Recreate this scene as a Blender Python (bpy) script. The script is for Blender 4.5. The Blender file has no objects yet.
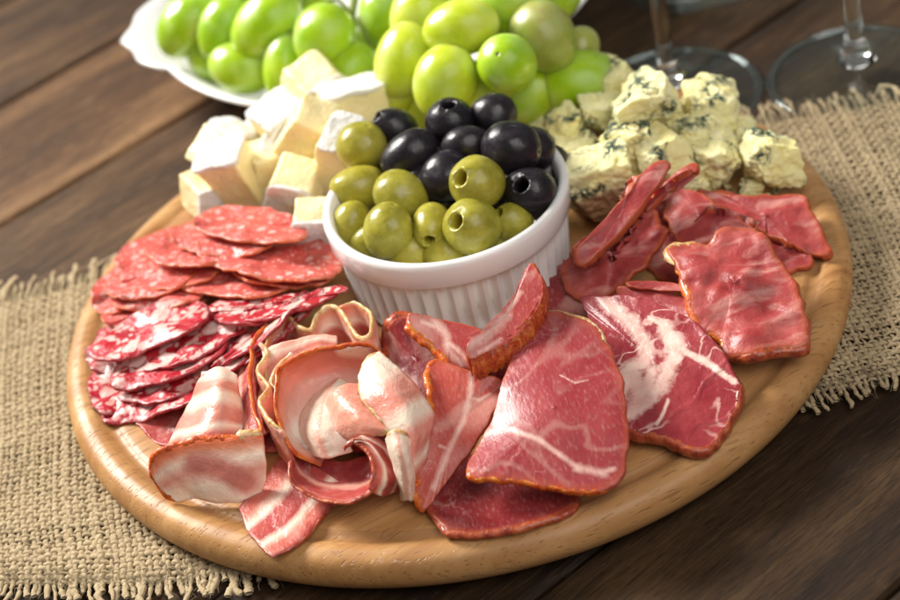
import bpy, bmesh, math, random
import numpy as np
from mathutils import Vector, Matrix, noise
R = math.radians
rnd = random.Random(7)
SC = bpy.context.scene
COL = SC.collection

# ------------------------------------------------------------------ camera
ELEV, ROLL, DIST, TX, TY, FPX = 0.6347, -0.2312, 0.9143, -0.0012, 0.0162, 2200.0
FW = Vector((0, math.cos(ELEV), -math.sin(ELEV)))
_r0 = Vector((1, 0, 0)); _u0 = _r0.cross(FW)
RT = math.cos(ROLL) * _r0 + math.sin(ROLL) * _u0
UP = -math.sin(ROLL) * _r0 + math.cos(ROLL) * _u0
CP = Vector((TX, TY, 0)) - FW * DIST
cd = bpy.data.cameras.new('camera'); cam = bpy.data.objects.new('camera', cd); COL.objects.link(cam)
cam.matrix_world = Matrix(((RT.x, UP.x, -FW.x, CP.x), (RT.y, UP.y, -FW.y, CP.y), (RT.z, UP.z, -FW.z, CP.z), (0, 0, 0, 1)))
cd.sensor_width = 36; cd.lens = FPX / 900 * 36; cd.clip_start = .01; cd.clip_end = 50
cd.dof.use_dof = True; cd.dof.focus_distance = .808; cd.dof.aperture_fstop = 8.0
SC.camera = cam

def at(px, py, z=0.0):
    ray = FW + RT * ((px - 450) / FPX) - UP * ((py - 300) / FPX)
    return CP + ray * ((z - CP.z) / ray.z)

# ------------------------------------------------------------------ light
w = bpy.data.worlds.new('World'); SC.world = w; w.use_nodes = True
w.node_tree.nodes['Background'].inputs[0].default_value = (1, .97, .93, 1)
w.node_tree.nodes['Background'].inputs[1].default_value = .09
def area(name, loc, tgt, sx, sy, power, col):
    l = bpy.data.lights.new(name, 'AREA'); l.shape = 'RECTANGLE'; l.size = sx; l.size_y = sy; l.energy = power; l.color = col
    o = bpy.data.objects.new(name, l); COL.objects.link(o); o.location = loc
    o.rotation_euler = (Vector(tgt) - Vector(loc)).to_track_quat('-Z', 'Y').to_euler()
area('window_light', (-1.75, 1.6, 1.8), (0, 0, 0), 1.0, 1.1, 142, (1, .97, .915))
area('fill_light', (.55, -1.0, 1.35), (0, 0, 0), 1.3, 1.3, 14, (1, .95, .9))  # weak fill lamp added at the front right to brighten the near sides
SC.view_settings.view_transform = 'Standard'; SC.view_settings.look = 'None'
SC.view_settings.exposure = .42; SC.view_settings.gamma = 1
SC.render.engine = 'CYCLES'

# ------------------------------------------------------------------ node helpers
class M:
    def __init__(s, name, rough=.5, sss=0, rad=(1, .3, .2), scale=.003, coat=0, spec=.5, trans=0, ior=1.45, col=None):
        s.m = bpy.data.materials.new(name); s.m.use_nodes = True; s.t = s.m.node_tree
        s.b = s.t.nodes['Principled BSDF']; b = s.b.inputs
        b['Roughness'].default_value = rough; b['Subsurface Weight'].default_value = sss
        b['Subsurface Radius'].default_value = rad; b['Subsurface Scale'].default_value = scale
        b['Coat Weight'].default_value = coat; b['Coat Roughness'].default_value = .16
        b['Specular IOR Level'].default_value = spec; b['Transmission Weight'].default_value = trans; b['IOR'].default_value = ior
        if col: b['Base Color'].default_value = (*col, 1)
        s.obj = None
    def n(s, typ, ins=None, **kw):
        nd = s.t.nodes.new(typ)
        for k, v in kw.items(): setattr(nd, k, v)
        if ins:
            for k, v in ins.items(): s.set(nd.inputs[k], v)
        return nd
    def set(s, sock, v):
        if isinstance(v, bpy.types.NodeSocket): s.t.links.new(v, sock)
        elif isinstance(v, (tuple, list)) and sock.type == 'RGBA' and len(v) == 3: sock.default_value = (*v, 1)
        else: sock.default_value = v
    def attr(s, name='sl', out='Vector'):
        return s.n('ShaderNodeAttribute', attribute_name=name).outputs[out]
    def coord(s):
        return s.n('ShaderNodeTexCoord').outputs['Object']
    def mapv(s, v, scale=(1, 1, 1), rot=(0, 0, 0), loc=(0, 0, 0)):
        return s.n('ShaderNodeMapping', {0: v, 1: loc, 2: rot, 3: scale}).outputs[0]
    def noise(s, v, scale, detail=4, rough=.5, dist=0, out=0):
        return s.n('ShaderNodeTexNoise', {'Vector': v, 'Scale': scale, 'Detail': detail, 'Roughness': rough, 'Distortion': dist}).outputs[out]
    def ramp(s, f, stops, interp='LINEAR'):
        nd = s.n('ShaderNodeValToRGB', {0: f}); cr = nd.color_ramp; cr.interpolation = interp
        while len(cr.elements) < len(stops): cr.elements.new(.5)
        for e, (p, c) in zip(cr.elements, stops):
            e.position = p; e.color = (c, c, c, 1) if isinstance(c, (int, float)) else (*c, 1)
        return nd.outputs[0]
    def mix(s, f, a, b, blend='MIX'):
        nd = s.n('ShaderNodeMix', data_type='RGBA', blend_type=blend)
        s.set(nd.inputs[0], f); s.set(nd.inputs[6], a); s.set(nd.inputs[7], b); return nd.outputs[2]
    def math(s, op, a, b=0, c=0):
        nd = s.n('ShaderNodeMath', operation=op); s.set(nd.inputs[0], a); s.set(nd.inputs[1], b); s.set(nd.inputs[2], c); return nd.outputs[0]
    def vadd(s, a, b):
        nd = s.n('ShaderNodeVectorMath', operation='ADD'); s.set(nd.inputs[0], a); s.set(nd.inputs[1], b); return nd.outputs[0]
    def vscale(s, a, k):
        nd = s.n('ShaderNodeVectorMath', operation='SCALE'); s.set(nd.inputs[0], a); s.set(nd.inputs['Scale'], k); return nd.outputs[0]
    def color(s, c): s.set(s.b.inputs['Base Color'], c)
    def rough(s, c): s.set(s.b.inputs['Roughness'], c)
    def bump(s, h, dist, strength=1):
        s.set(s.b.inputs['Normal'], s.n('ShaderNodeBump', {'Height': h, 'Distance': dist, 'Strength': strength}).outputs[0])
    def warp(s, v, scale, amt):
        nz = s.n('ShaderNodeVectorMath', {0: s.noise(v, scale, 3, out=1), 1: (.5, .5, .5)}, operation='SUBTRACT').outputs[0]
        return s.vadd(v, s.vscale(nz, amt))

# ------------------------------------------------------------------ mesh helpers
def link(name, me, mat, parent=None):
    o = bpy.data.objects.new(name, me); COL.objects.link(o)
    if mat: me.materials.append(mat.m if isinstance(mat, M) else mat)
    if parent: o.parent = parent
    return o
def mesh(name, V, F, mat, parent=None, sl=None, smooth=True, fl=None):
    me = bpy.data.meshes.new(name)
    V = np.asarray(V, dtype=np.float32)
    if isinstance(F, np.ndarray):
        n, k = F.shape
        me.vertices.add(len(V)); me.vertices.foreach_set('co', V.ravel())
        me.loops.add(n * k); me.loops.foreach_set('vertex_index', F.ravel().astype(np.int32))
        me.polygons.add(n); me.polygons.foreach_set('loop_start', np.arange(0, n * k, k, dtype=np.int32))
        me.polygons.foreach_set('loop_total', np.full(n, k, dtype=np.int32))
        me.update(calc_edges=True); me.validate()
    else:
        me.from_pydata([tuple(v) for v in V], [], F); me.update()
    if smooth: me.polygons.foreach_set('use_smooth', [True] * len(me.polygons))
    if sl is not None:
        a = me.attributes.new('sl', 'FLOAT_VECTOR', 'POINT'); a.data.foreach_set('vector', np.asarray(sl, dtype=np.float32).ravel())
    if fl is not None:
        a = me.attributes.new('t', 'FLOAT', 'POINT'); a.data.foreach_set('value', np.asarray(fl, dtype=np.float32).ravel())
    return link(name, me, mat, parent)
def tag(o, label=None, cat=None, group=None, kind=None):
    if label: o['label'] = label
    if cat: o['category'] = cat
    if group: o['group'] = group
    if kind: o['kind'] = kind
    return o
def thing(name, loc, label, cat, group=None):
    o = bpy.data.objects.new(name, None); COL.objects.link(o); o.location = loc; o.empty_display_size = .01
    return tag(o, label, cat, group)
def lathe(prof, n=96, center=(0, 0, 0), mod=None):
    V = []; F = []; m = len(prof)
    for i in range(n):
        a = 2 * math.pi * i / n
        for j, (r, z) in enumerate(prof):
            rr = r if mod is None else mod(a, r, z, j)
            V.append((center[0] + rr * math.cos(a), center[1] + rr * math.sin(a), center[2] + z))
    for i in range(n):
        k = (i + 1) % n
        for j in range(m - 1): F.append((i * m + j, k * m + j, k * m + j + 1, i * m + j + 1))
    return V, np.array(F)
def tube(pts, rad, n=6, closed=False):
    pts = [Vector(p) for p in pts]; V = []; F = []; m = len(pts); prev = None
    for i, p in enumerate(pts):
        if closed: d = pts[(i + 1) % m] - pts[i - 1]
        else: d = pts[min(i + 1, m - 1)] - pts[max(i - 1, 0)]
        if d.length < 1e-9: d = Vector((0, 0, 1))
        d.normalize()
        if prev is None: a = d.orthogonal().normalized()
        else: a = (prev - d * prev.dot(d)); a = a.normalized() if a.length > 1e-6 else d.orthogonal().normalized()
        prev = a; b = d.cross(a); r = rad(i / (m - 1)) if callable(rad) else rad
        for k in range(n):
            t = 2 * math.pi * k / n; V.append(p + (a * math.cos(t) + b * math.sin(t)) * r)
    for i in range(m - (0 if closed else 1)):
        j = (i + 1) % m
        for k in range(n): F.append((i * n + k, j * n + k, j * n + (k + 1) % n, i * n + (k + 1) % n))
    if not closed:
        # caps as quads-degenerate fans
        c0 = len(V); V.append(pts[0]); V.append(pts[-1])
        for k in range(0, n):
            F.append((c0, (k + 1) % n, k, c0)); F.append((c0 + 1, (m - 1) * n + k, (m - 1) * n + (k + 1) % n, c0 + 1))
        F = [f if len(set(f)) == 4 else tuple(dict.fromkeys(f)) for f in F]
    return V, F
def cat(parts):
    V = []; F = []
    for v, f in parts:
        o = len(V); V += list(v); F += [tuple(int(i) + o for i in q) for q in f]
    return V, F
def cr(p, t):   # catmull-rom over a list, t in [0, len-1]
    n = len(p); i = min(int(t), n - 2); f = t - i
    a, b, c, d = p[max(i - 1, 0)], p[i], p[i + 1], p[min(i + 2, n - 1)]
    if i == 0: a = b * 2 - c
    if i == n - 2: d = c * 2 - b
    return ((b * 2) + (c - a) * f + (a * 2 - b * 5 + c * 4 - d) * f * f + (b * 3 - a - c * 3 + d) * f ** 3) * .5
def crc(p, t):  # closed
    n = len(p); i = int(t) % n; f = t - int(t)
    a, b, c, d = p[i - 1], p[i], p[(i + 1) % n], p[(i + 2) % n]
    return ((b * 2) + (c - a) * f + (a * 2 - b * 5 + c * 4 - d) * f * f + (b * 3 - a - c * 3 + d) * f ** 3) * .5
def nz(p, s, o=0): return noise.noise(Vector(p) * s + Vector((o, o * .7, o * 1.3)))

# ------------------------------------------------------------------ setting: table
PD = R(33.5)
def wood(name, cols, rot, sx, off=0):
    m = M(name, rough=.55, spec=.28)
    v = m.mapv(m.coord(), rot=(0, 0, -rot))
    # per-plank value from the sl attribute x
    pl = m.attr('sl')
    v = m.vadd(v, m.vscale(pl, 3.1))
    vs = m.mapv(v, scale=(sx * .16, sx, sx))
    g1 = m.noise(m.warp(vs, 1.2, .35), 1.0, 8, .62)
    g2 = m.noise(m.mapv(v, scale=(sx * .45, sx * 9, sx * 9)), 1.0, 3, .6)
    return m, v, g1, g2
m, v, g1, g2 = wood('dark_plank_wood', None, PD, 34)
c = m.ramp(g1, [(.28, (.018, .0085, .004)), (.45, (.058, .027, .010)), (.58, (.118, .062, .027)), (.75, (.22, .13, .060))])
c = m.mix(m.math('MULTIPLY', m.ramp(g2, [(.45, 0), (.72, 1)]), .55), c, (.02, .012, .008))
g3 = m.noise(m.mapv(v, scale=(110, 900, 900)), 1.0, 3, .65); c = m.mix(m.math('MULTIPLY', m.ramp(g3, [(.48, 0), (.66, 1)]), .6), c, (.016, .009, .005))
g4 = m.noise(m.mapv(v, scale=(60, 420, 420)), 1.0, 4, .7); c = m.mix(m.math('MULTIPLY', m.ramp(g4, [(.55, 0), (.75, 1)]), .4), c, (.24, .14, .07))
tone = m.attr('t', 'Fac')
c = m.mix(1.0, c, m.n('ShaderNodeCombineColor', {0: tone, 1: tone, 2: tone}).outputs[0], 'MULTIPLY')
m.color(c); m.rough(m.ramp(g1, [(.3, .68), (.7, .5)]))
m.bump(m.math('ADD', m.math('MULTIPLY', g1, .6), m.math('MULTIPLY', m.math('SUBTRACT', g2, m.math('MULTIPLY', g3, .5)), .5)), .0012)
MT_PLANK = m
def planks():
    V = []; F = []; SL = []; T = []
    d = Vector((math.cos(PD), math.sin(PD), 0)); n = Vector((-math.sin(PD), math.cos(PD), 0))
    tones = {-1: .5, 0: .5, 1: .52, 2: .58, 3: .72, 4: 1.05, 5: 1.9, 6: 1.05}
    for k in range(-9, 16):
        a = -.14 + (k - 1) * .0945; b = a + .0945; g = .0009
        prof = [(a + g, -.02), (a + g, -.0022), (a + g + .0012, -.0004), (a + g + .003, 0), (b - g - .003, 0), (b - g - .0012, -.0004), (b - g, -.0022), (b - g, -.02)]
        ns = 60
        for i in range(ns + 1):
            s = -1.2 + 2.6 * i / ns
            for (q, z) in prof:
                e = .0006 * noise.noise(Vector((s * 9, k * 3.3, 0)))
                p = d * s + n * (q + e); V.append((p.x, p.y, z)); SL.append((k * 1.37, k * .61, k * .3))
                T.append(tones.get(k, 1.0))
        o = len(V) - (ns + 1) * 8
        for i in range(ns):
            for j in range(7): F.append((o + i * 8 + j, o + (i + 1) * 8 + j, o + (i + 1) * 8 + j + 1, o + i * 8 + j + 1))
    # dark underside board closing the gaps
    o = len(V)
    for x, y in ((-1.6, -1.6), (1.6, -1.6), (1.6, 1.6), (-1.6, 1.6)): V.append((x, y, -.012)); SL.append((0, 0, 0)); T.append(.2)
    F.append((o, o + 1, o + 2, o + 3))
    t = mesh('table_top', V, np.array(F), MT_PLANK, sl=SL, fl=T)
    t.data.polygons.foreach_set('use_smooth', [False] * len(t.data.polygons))
    tag(t, 'dark brown wooden plank table', None, None, 'structure')
planks()

# ------------------------------------------------------------------ burlap runner
m = M('jute_fibre', rough=.85, sss=.15, rad=(1, .8, .5), scale=.001, spec=.2)
v = m.attr('sl')
n1 = m.noise(v, 1.0, 3, .6); n2 = m.noise(m.mapv(m.coord(), scale=(30, 30, 30)), 1.0, 3)
c = m.ramp(n1, [(.2, (.23, .155, .08)), (.5, (.48, .37, .22)), (.8, (.70, .58, .39))])
m.color(m.mix(m.ramp(n2, [(.3, 0), (.7, .5)]), c, (.42, .32, .2)))
m.bump(n1, .0004)
MT_JUTE = m
def cloth_disp(x, y):
    z = .0012 + .0012 * (noise.noise(Vector((x * 14, y * 14, 2))) + .5) + .0008 * noise.noise(Vector((x * 60, y * 60, 1)))
    dx = .0035 * noise.noise(Vector((x * 11, y * 16, 5))) + .0006 * noise.noise(Vector((x * 120, y * 120, 5)))
    dy = .0040 * noise.noise(Vector((x * 12, y * 9, 9))) + .0006 * noise.noise(Vector((x * 120, y * 120, 8)))
    if y < 0: dy -= .020 * max(0, min(1, (x + .19) / .07)) * (-y / .1) * (1 if x < 0 else 0)
    if y > 0 and x > .1: dy -= .10 * (x - .15) * (y / .09)
    return dx, dy, z
def burlap():
    P = .0026; X0, X1, Y0, Y1 = -.30, .33, -.098, .085
    nx = int((X1 - X0) / P); ny = int((Y1 - Y0) / P)
    Vs = []; Fs = []; SL = []; off = 0
    def thread(pts, r0, seed, sides=6):
        nonlocal off
        if len(pts) < 2: return
        pts = np.array(pts); d = np.gradient(pts, axis=0); d /= np.linalg.norm(d, axis=1)[:, None] + 1e-12
        up = np.array([0, 0, 1.0]); a = np.cross(d, up); a /= np.linalg.norm(a, axis=1)[:, None] + 1e-9; b = np.cross(a, d)
        s = np.cumsum(np.r_[0, np.linalg.norm(np.diff(pts, axis=0), axis=1)])
        rs = np.random.RandomState(seed); ph = rs.rand() * 9
        rr = r0 * (1 + .22 * np.sin(s * 900 + ph) * np.sin(s * 370 + ph * 2) + .12 * rs.randn(len(s)))
        if not hasattr(r0, '__len__'): rr = np.clip(rr, r0 * .5, r0 * 1.6)
        ang = np.arange(sides) / sides * 2 * np.pi
        ring = pts[:, None] + rr[:, None, None] * (np.cos(ang)[None, :, None] * a[:, None] * 1.12 + np.sin(ang)[None, :, None] * b[:, None] * .62)
        Vs.append(ring.reshape(-1, 3))
        tw = np.stack([s[:, None] * 500 + ang[None] * 1.0, ang[None] * 2.2 + s[:, None] * 1400, np.full((len(s), sides), ph * 7)], -1)
        SL.append(tw.reshape(-1, 3))
        n = len(pts); i = np.arange(n - 1)[:, None]; k = np.arange(sides)[None]; k2 = (k + 1) % sides
        f = np.stack([i * sides + k, (i + 1) * sides + k, (i + 1) * sides + k2, i * sides + k2], -1).reshape(-1, 4) + off
        Fs.append(f); off += n * sides
    def vis(x, y): return x * x + y * y > .135 ** 2
    rs = random.Random(3)
    loose = lambda x: .76 if x > .1 else 1.0
    A = .00055
    ox = [rs.gauss(0, .00030) for _ in range(nx + 1)]; oy = [rs.gauss(0, .00028) for _ in range(ny + 1)]
    for i in range(nx + 1):      # threads along y
        x = X0 + i * P + ox[i]; run = []; r = P * .40 * loose(x) * rs.uniform(.62, 1.3)
        fr0 = rs.uniform(.006, .014); fr1 = rs.uniform(.010, .019)
        ys = list(np.arange(Y0 - fr0, Y1 + fr1, P / 3))
        w1, w2 = rs.gauss(0, .0013), rs.gauss(0, .0016); lift = rs.uniform(0, .004)
        for y in ys:
            if not vis(x, y):
                thread(run, r, i); run = []; continue
            dx, dy, z = cloth_disp(x, y); j = (y - Y0) / P
            inside = 1 if Y0 <= y <= Y1 else 0
            zz = A * math.cos(math.pi * (j + i)) * inside
            e = max(0, Y0 - y, y - Y1) / .01
            run.append((x + dx + (w1 if y < 0 else w2) * e * e + .0004 * math.sin(j * 2 + i) * e, y + dy, z + zz + .0009 + lift * e * (1 - .5 * e)))
        thread(run, r, i)
    for j in range(ny + 1):
        y = Y0 + j * P + oy[j]; run = []; r = P * .42 * rs.uniform(.62, 1.3)
        for x in np.arange(X0, X1, P / 3):
            if not vis(x, y):
                thread(run, r, 1000 + j); run = []; continue
            dx, dy, z = cloth_disp(x, y); i = (x - X0) / P
            run.append((x + dx, y + dy, z - A * math.cos(math.pi * (i + j)) + .0009))
        thread(run, r * (.8 if run and run[-1][0] > .1 else 1), 1000 + j)
    # loose hairs
    for k in range(7500):
        x = rs.uniform(X0, X1); e = rs.random()
        if e < .30: y = Y0 - abs(rs.gauss(0, .006)) + .003
        elif e < .60: y = Y1 + abs(rs.gauss(0, .006)) - .002
        else: y = rs.uniform(Y0, Y1)
        if not vis(x, y): continue
        dx, dy, z = cloth_disp(x, y); a = rs.gauss(math.pi / 2, .6) if e < .6 else rs.uniform(0, 6.28)
        L = rs.uniform(.003, .009); p = Vector((x + dx, y + dy, z + .0012)); pts = []; h = rs.uniform(.0005, .002); cu = rs.uniform(-250, 250)
        for q in range(5):
            pts.append((p.x, p.y, p.z + h * math.sin(q / 4 * 3.1))); a += cu * L / 5; p = p + Vector((math.cos(a), math.sin(a), 0)) * L / 4
        thread(pts, .00009, 5000 + k, 3)
    V = np.concatenate(Vs); F = np.concatenate(Fs); S = np.concatenate(SL)
    tag(mesh('burlap_runner', V, F, MT_JUTE, sl=S), 'coarse beige burlap runner with frayed edges lying under the round board', 'cloth')
burlap()

# ------------------------------------------------------------------ round board
m = M('beech_wood', rough=.42, sss=.05, rad=(1, .6, .3), scale=.002)
v0 = m.mapv(m.coord(), rot=(0, 0, R(-20)))
vs = m.mapv(v0, scale=(4, 75, 40))
g = m.noise(m.warp(vs, .8, .5), 1.0, 6, .55)
c = m.ramp(g, [(.3, (.32, .135, .040)), (.45, (.47, .235, .080)), (.6, (.57, .315, .125)), (.78, (.64, .39, .175))])
fl = m.noise(m.mapv(v0, scale=(110, 1000, 700)), 1.0, 2, .5)
flm = m.ramp(fl, [(.60, 0), (.70, 1)])
c = m.mix(m.math('MULTIPLY', flm, .5), c, (.26, .11, .035))
stave = m.ramp(m.noise(m.mapv(v0, scale=(.01, 24, .01)), 1.0, 0), [(.4, 0), (.6, 1)])
c = m.mix(m.math('MULTIPLY', stave, .22), c, (.40, .20, .085))
st_ = m.ramp(m.noise(v0, 17, 6, .7), [(.50, 0), (.68, .42)]); c = m.mix(st_, c, (.34, .16, .055))
ln = m.noise(m.mapv(v0, scale=(9, 520, 300)), 1.0, 3, .6); c = m.mix(m.ramp(ln, [(.50, 0), (.70, .38)]), c, (.30, .135, .045))
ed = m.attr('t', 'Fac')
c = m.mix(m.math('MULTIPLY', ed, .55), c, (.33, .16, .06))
m.color(c); m.bump(m.math('SUBTRACT', m.math('MULTIPLY', g, .12), m.math('MULTIPLY', flm, .5)), .0004)
m.rough(m.ramp(g, [(.3, .5), (.7, .36)]))
prof = [(.0001, .003), (.146, .003), (.1535, .0034), (.158, .0065), (.1603, .011), (.1600, .0155), (.1578, .0190), (.1540, .0207), (.1512, .0207), (.1494, .0200), (.1480, .0193), (.1466, .0190), (.1452, .0192), (.1438, .0199), (.1424, .0203), (.138, .0203), (.10, .0203), (.05, .0203), (.0001, .0203)]
pf = []
vp = [Vector(p) for p in prof[2:15]]
for k in range(0, 12 * 4 + 1): pf.append(tuple(cr(vp, k / 4)))
pf = prof[:2] + pf + prof[15:]
def bmod(a, r, z, j): return r * (1 + .0016 * math.sin(2 * a + 1) + .001 * math.sin(5 * a))
V, F = lathe(pf, 240, mod=bmod)
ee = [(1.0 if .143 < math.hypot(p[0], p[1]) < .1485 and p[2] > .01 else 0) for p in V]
BZ = .0203
tag(mesh('serving_board', V, F, m, fl=ee), 'large round beech wood serving board with a groove near its rim', 'board')

# ------------------------------------------------------------------ ramekin
RX, RY = .0064, .0061
m = M('white_porcelain', rough=.16, sss=.25, rad=(1, .9, .8), scale=.003, coat=.3, col=(.86, .85, .84)); MT_PORC = m
prof = [(.0001, .000), (.036, .000), (.0425, .0004), (.0445, .002)]
prof += [(.0448 + .0022 * k / 9, .0035 + .0225 * k / 9) for k in range(10)]
prof += [(.0474, .0275), (.0485, .0283), (.0490, .0292), (.0494, .034), (.0497, .0375), (.0493, .0392), (.0480, .0400), (.0466, .0397), (.0455, .0385), (.0447, .035), (.0435, .012), (.040, .006), (.03, .005), (.0001, .005)]
def rmod(a, r, z, j):
    if .0022 < z < .0275 and j < 15:
        k = min(1, (z - .0022) / .003, (.0275 - z) / .002); s = abs(math.sin(a * 24))
        return r - .0023 * k * (s ** 1.3)
    return r
V, F = lathe(prof, 720, (RX, RY, BZ), rmod)
tag(mesh('ramekin', V, F, m), 'white fluted porcelain ramekin full of olives in the middle of the board', 'ramekin')

# ------------------------------------------------------------------ olives
def olive_mat(name, c1, c2, spots):
    m = M(name, rough=.22, sss=.12 if spots else .03, rad=(.8, .7, .2), scale=.002, coat=.2 if spots else .1)
    v = m.attr('sl'); n = m.noise(v, 130, 5, .6); c = m.ramp(n, [(.3, c1), (.7, c2)])
    if spots:
        s = m.noise(v, 900, 2); c = m.mix(m.ramp(s, [(.62, 0), (.75, .35)]), c, (.60, .55, .22))
        s = m.noise(v, 60, 2); c = m.mix(m.ramp(s, [(.6, 0), (.75, .5)]), c, (.22, .20, .03))
    if spots: c = m.mix(m.ramp(m.noise(v, 9, 1), [(.4, 0), (.7, .5)]), c, (.52, .42, .04))
    h = m.attr('t', 'Fac'); c = m.mix(h, c, (.34, .25, .02) if spots else (.004, .002, .002))
    m.color(c); m.bump(m.noise(v, 260, 4), .00035); m.rough(m.ramp(m.noise(v, 220, 4), [(.35, .2 if spots else .26), (.7, .46)])); return m
MT_GOL = olive_mat('green_olive_skin', (.24, .215, .014), (.46, .42, .060), True)
MT_BOL = olive_mat('black_olive_skin', (.008, .007, .010), (.022, .016, .022), False)
def olive(px, py, z, rpx, asp, ax, hole, mat, label, group, i, cat_):
    c = at(px, py, z); k = (c - CP).dot(FW) / FPX; r = rpx * k * 1.07; L = r * asp
    prof = []
    hr = .26 if hole else 0
    if hole:
        prof += [(.0005, -.1), (.21, -.1), (.24, .5), (.26, .82), (.30, .92), (.37, .94)]
        a0 = .41
    else: prof += [(.0005, .96), (.05, .965), (.1, .985)]; a0 = .17
    n = 22
    for q in range(n + 1):
        a = a0 + (math.pi - .03 - a0) * q / n; prof.append((math.sin(a), math.cos(a)))
    axis = (RT * ax[0] + UP * ax[1] - FW * ax[2]).normalized()
    rot = axis.to_track_quat('Z', 'Y').to_matrix()
    V, F = lathe(prof, 36)
    vv = []; T = []
    for (x, y, zz) in V:
        t = 1 + .06 * noise.noise(Vector((x * 1.1, y * 1.1, zz * 1.1 + i * 3))) + .008 * noise.noise(Vector((x * 5, y * 5, zz * 5 + i * 3)))
        if hole and math.hypot(x, y) < .5 and zz > 0: t += .10 * noise.noise(Vector((x * 4, y * 4, i * 2.7)))
        j = math.hypot(x, y)
        T.append(1.0 if hole and j < .25 else 0.0)
        vv.append(rot @ Vector((x * r * t * (1 + .04 * math.sin(i * 2.3)), y * r * t, zz * L * t * (1 + .05 * zz * math.sin(i * 1.7)))) )
    o = mesh('olive', vv, F, mat, sl=[(p.x + i * .1, p.y + i * .07, p.z) for p in vv], fl=T)
    o.location = c
    return tag(o, label, cat_, group)
G = 'green olives in the ramekin'; B = 'black olives in the ramekin'
for i, (px, py, z, r, asp, ax, hole, lab) in enumerate([
    (362, 147, .064, 24.5, 1.03, (.2, .6, .5), 0, 'round green olive highest at the back left beside the camembert'),
    (361, 188, .056, 22, 1.3, (-.9, -.1, .2), 0, 'green olive lying sideways against the left rim of the ramekin'),
    (352, 224, .052, 20, 1.15, (.1, 1, .3), 0, 'small green olive low at the far left inside the rim'),
    (400, 195, .062, 23, 1.18, (-.8, .5, .1), 0, 'green olive above the large front olive at the left'),
    (388, 231, .058, 24, 1.13, (.2, .9, .4), 0, 'large smooth green olive at the front left of the ramekin'),
    (432, 225, .056, 20, 1.22, (-.1, -.65, .75), 1, 'green olive with its pit hole facing down at the front'),
    (472, 226, .060, 27, 1.03, (-.6, .15, .75), 1, 'bright yellow green olive with a torn hole facing left at the front'),
    (477, 183, .070, 26, 1.08, (-.6, .15, .75), 1, 'green olive with a closed star shaped hole sitting on top'),
    (513, 223, .054, 19, 1.15, (-.7, .4, .6), 1, 'small green olive tucked low beside the right rim')]):
    olive(px, py, z, r, asp, ax, hole, MT_GOL, lab, G, i, 'green olive')
for i, (px, py, z, r, asp, ax, hole, lab) in enumerate([
    (397, 129, .064, 18.5, 1.3, (-.8, .45, .35), 1, 'black olive at the back left with its hole facing up left'),
    (412, 154, .067, 23, 1.3, (.7, .45, .1), 0, 'large black olive lying behind the green ones at the left'),
    (450, 122, .072, 23, 1.0, (-.05, .65, .6), 1, 'black olive at the back with its hole opening upward'),
    (494, 115, .070, 22, 1.0, (.1, -.8, .5), 0, 'black olive farthest back at the right'),
    (466, 145, .070, 19, 1.25, (.9, .1, .1), 0, 'black olive wedged in the middle of the black ones'),
    (447, 176, .064, 23, 1.15, (.5, .6, .1), 0, 'black olive behind the star holed green olive'),
    (511, 148, .071, 26, 1.12, (.8, -.15, .4), 0, 'largest smooth black olive at the back right'),
    (528, 150, .064, 23, 1.1, (.8, .2, .3), 0, 'black olive half hidden behind the largest black one'),
    (530, 193, .060, 25, 1.06, (-.35, .25, .85), 1, 'black olive with a wide open hole against the right rim'),
    (420, 180, .060, 15, 1.1, (.3, .7, .1), 0, 'small wet black olive deep between the green ones'),
    (370, 158, .054, 20, 1.1, (.5, .6, .1), 0, 'black olive low behind the left green ones'),
    (470, 190, .050, 20, 1.1, (.5, .6, .1), 0, 'black olive buried beneath the star holed green one')]):
    olive(px, py, z, r, asp, ax, hole, MT_BOL, lab, B, 20 + i, 'black olive')
for i, (px, py, lab) in enumerate([(411, 251, 'green olive peeping out low between the two front olives'), (446, 253, 'green olive peeping out below the olive with the downward hole'), (372, 243, 'green olive peeping out low at the front left'), (495, 238, 'green olive sunk below the torn yellow green one')]):
    olive(px, py, .047, 20, 1.15, (.8, .3, .3), 0, MT_GOL, lab, G, 50 + i, 'green olive')
for i, (px, py, lab) in enumerate([(440, 205, 'black olive hidden below the middle of the heap'), (400, 170, 'black olive hidden below the back left of the heap'), (548, 165, 'black olive low against the back right rim')]):
    olive(px, py, .050, 20, 1.1, (.8, .3, .3), 0, MT_BOL, lab, B, 60 + i, 'black olive')
for i, (px, py, lab) in enumerate([(548, 200, 'black olive wedged low against the right rim below the wide open one'), (510, 205, 'black olive low between the two right hand green olives'), (545, 175, 'black olive squeezed between the rim and the wide open one')]):
    olive(px, py, .049, 21, 1.1, (.5, .5, .3), 0, MT_BOL, lab, B, 70 + i, 'black olive')
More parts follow.
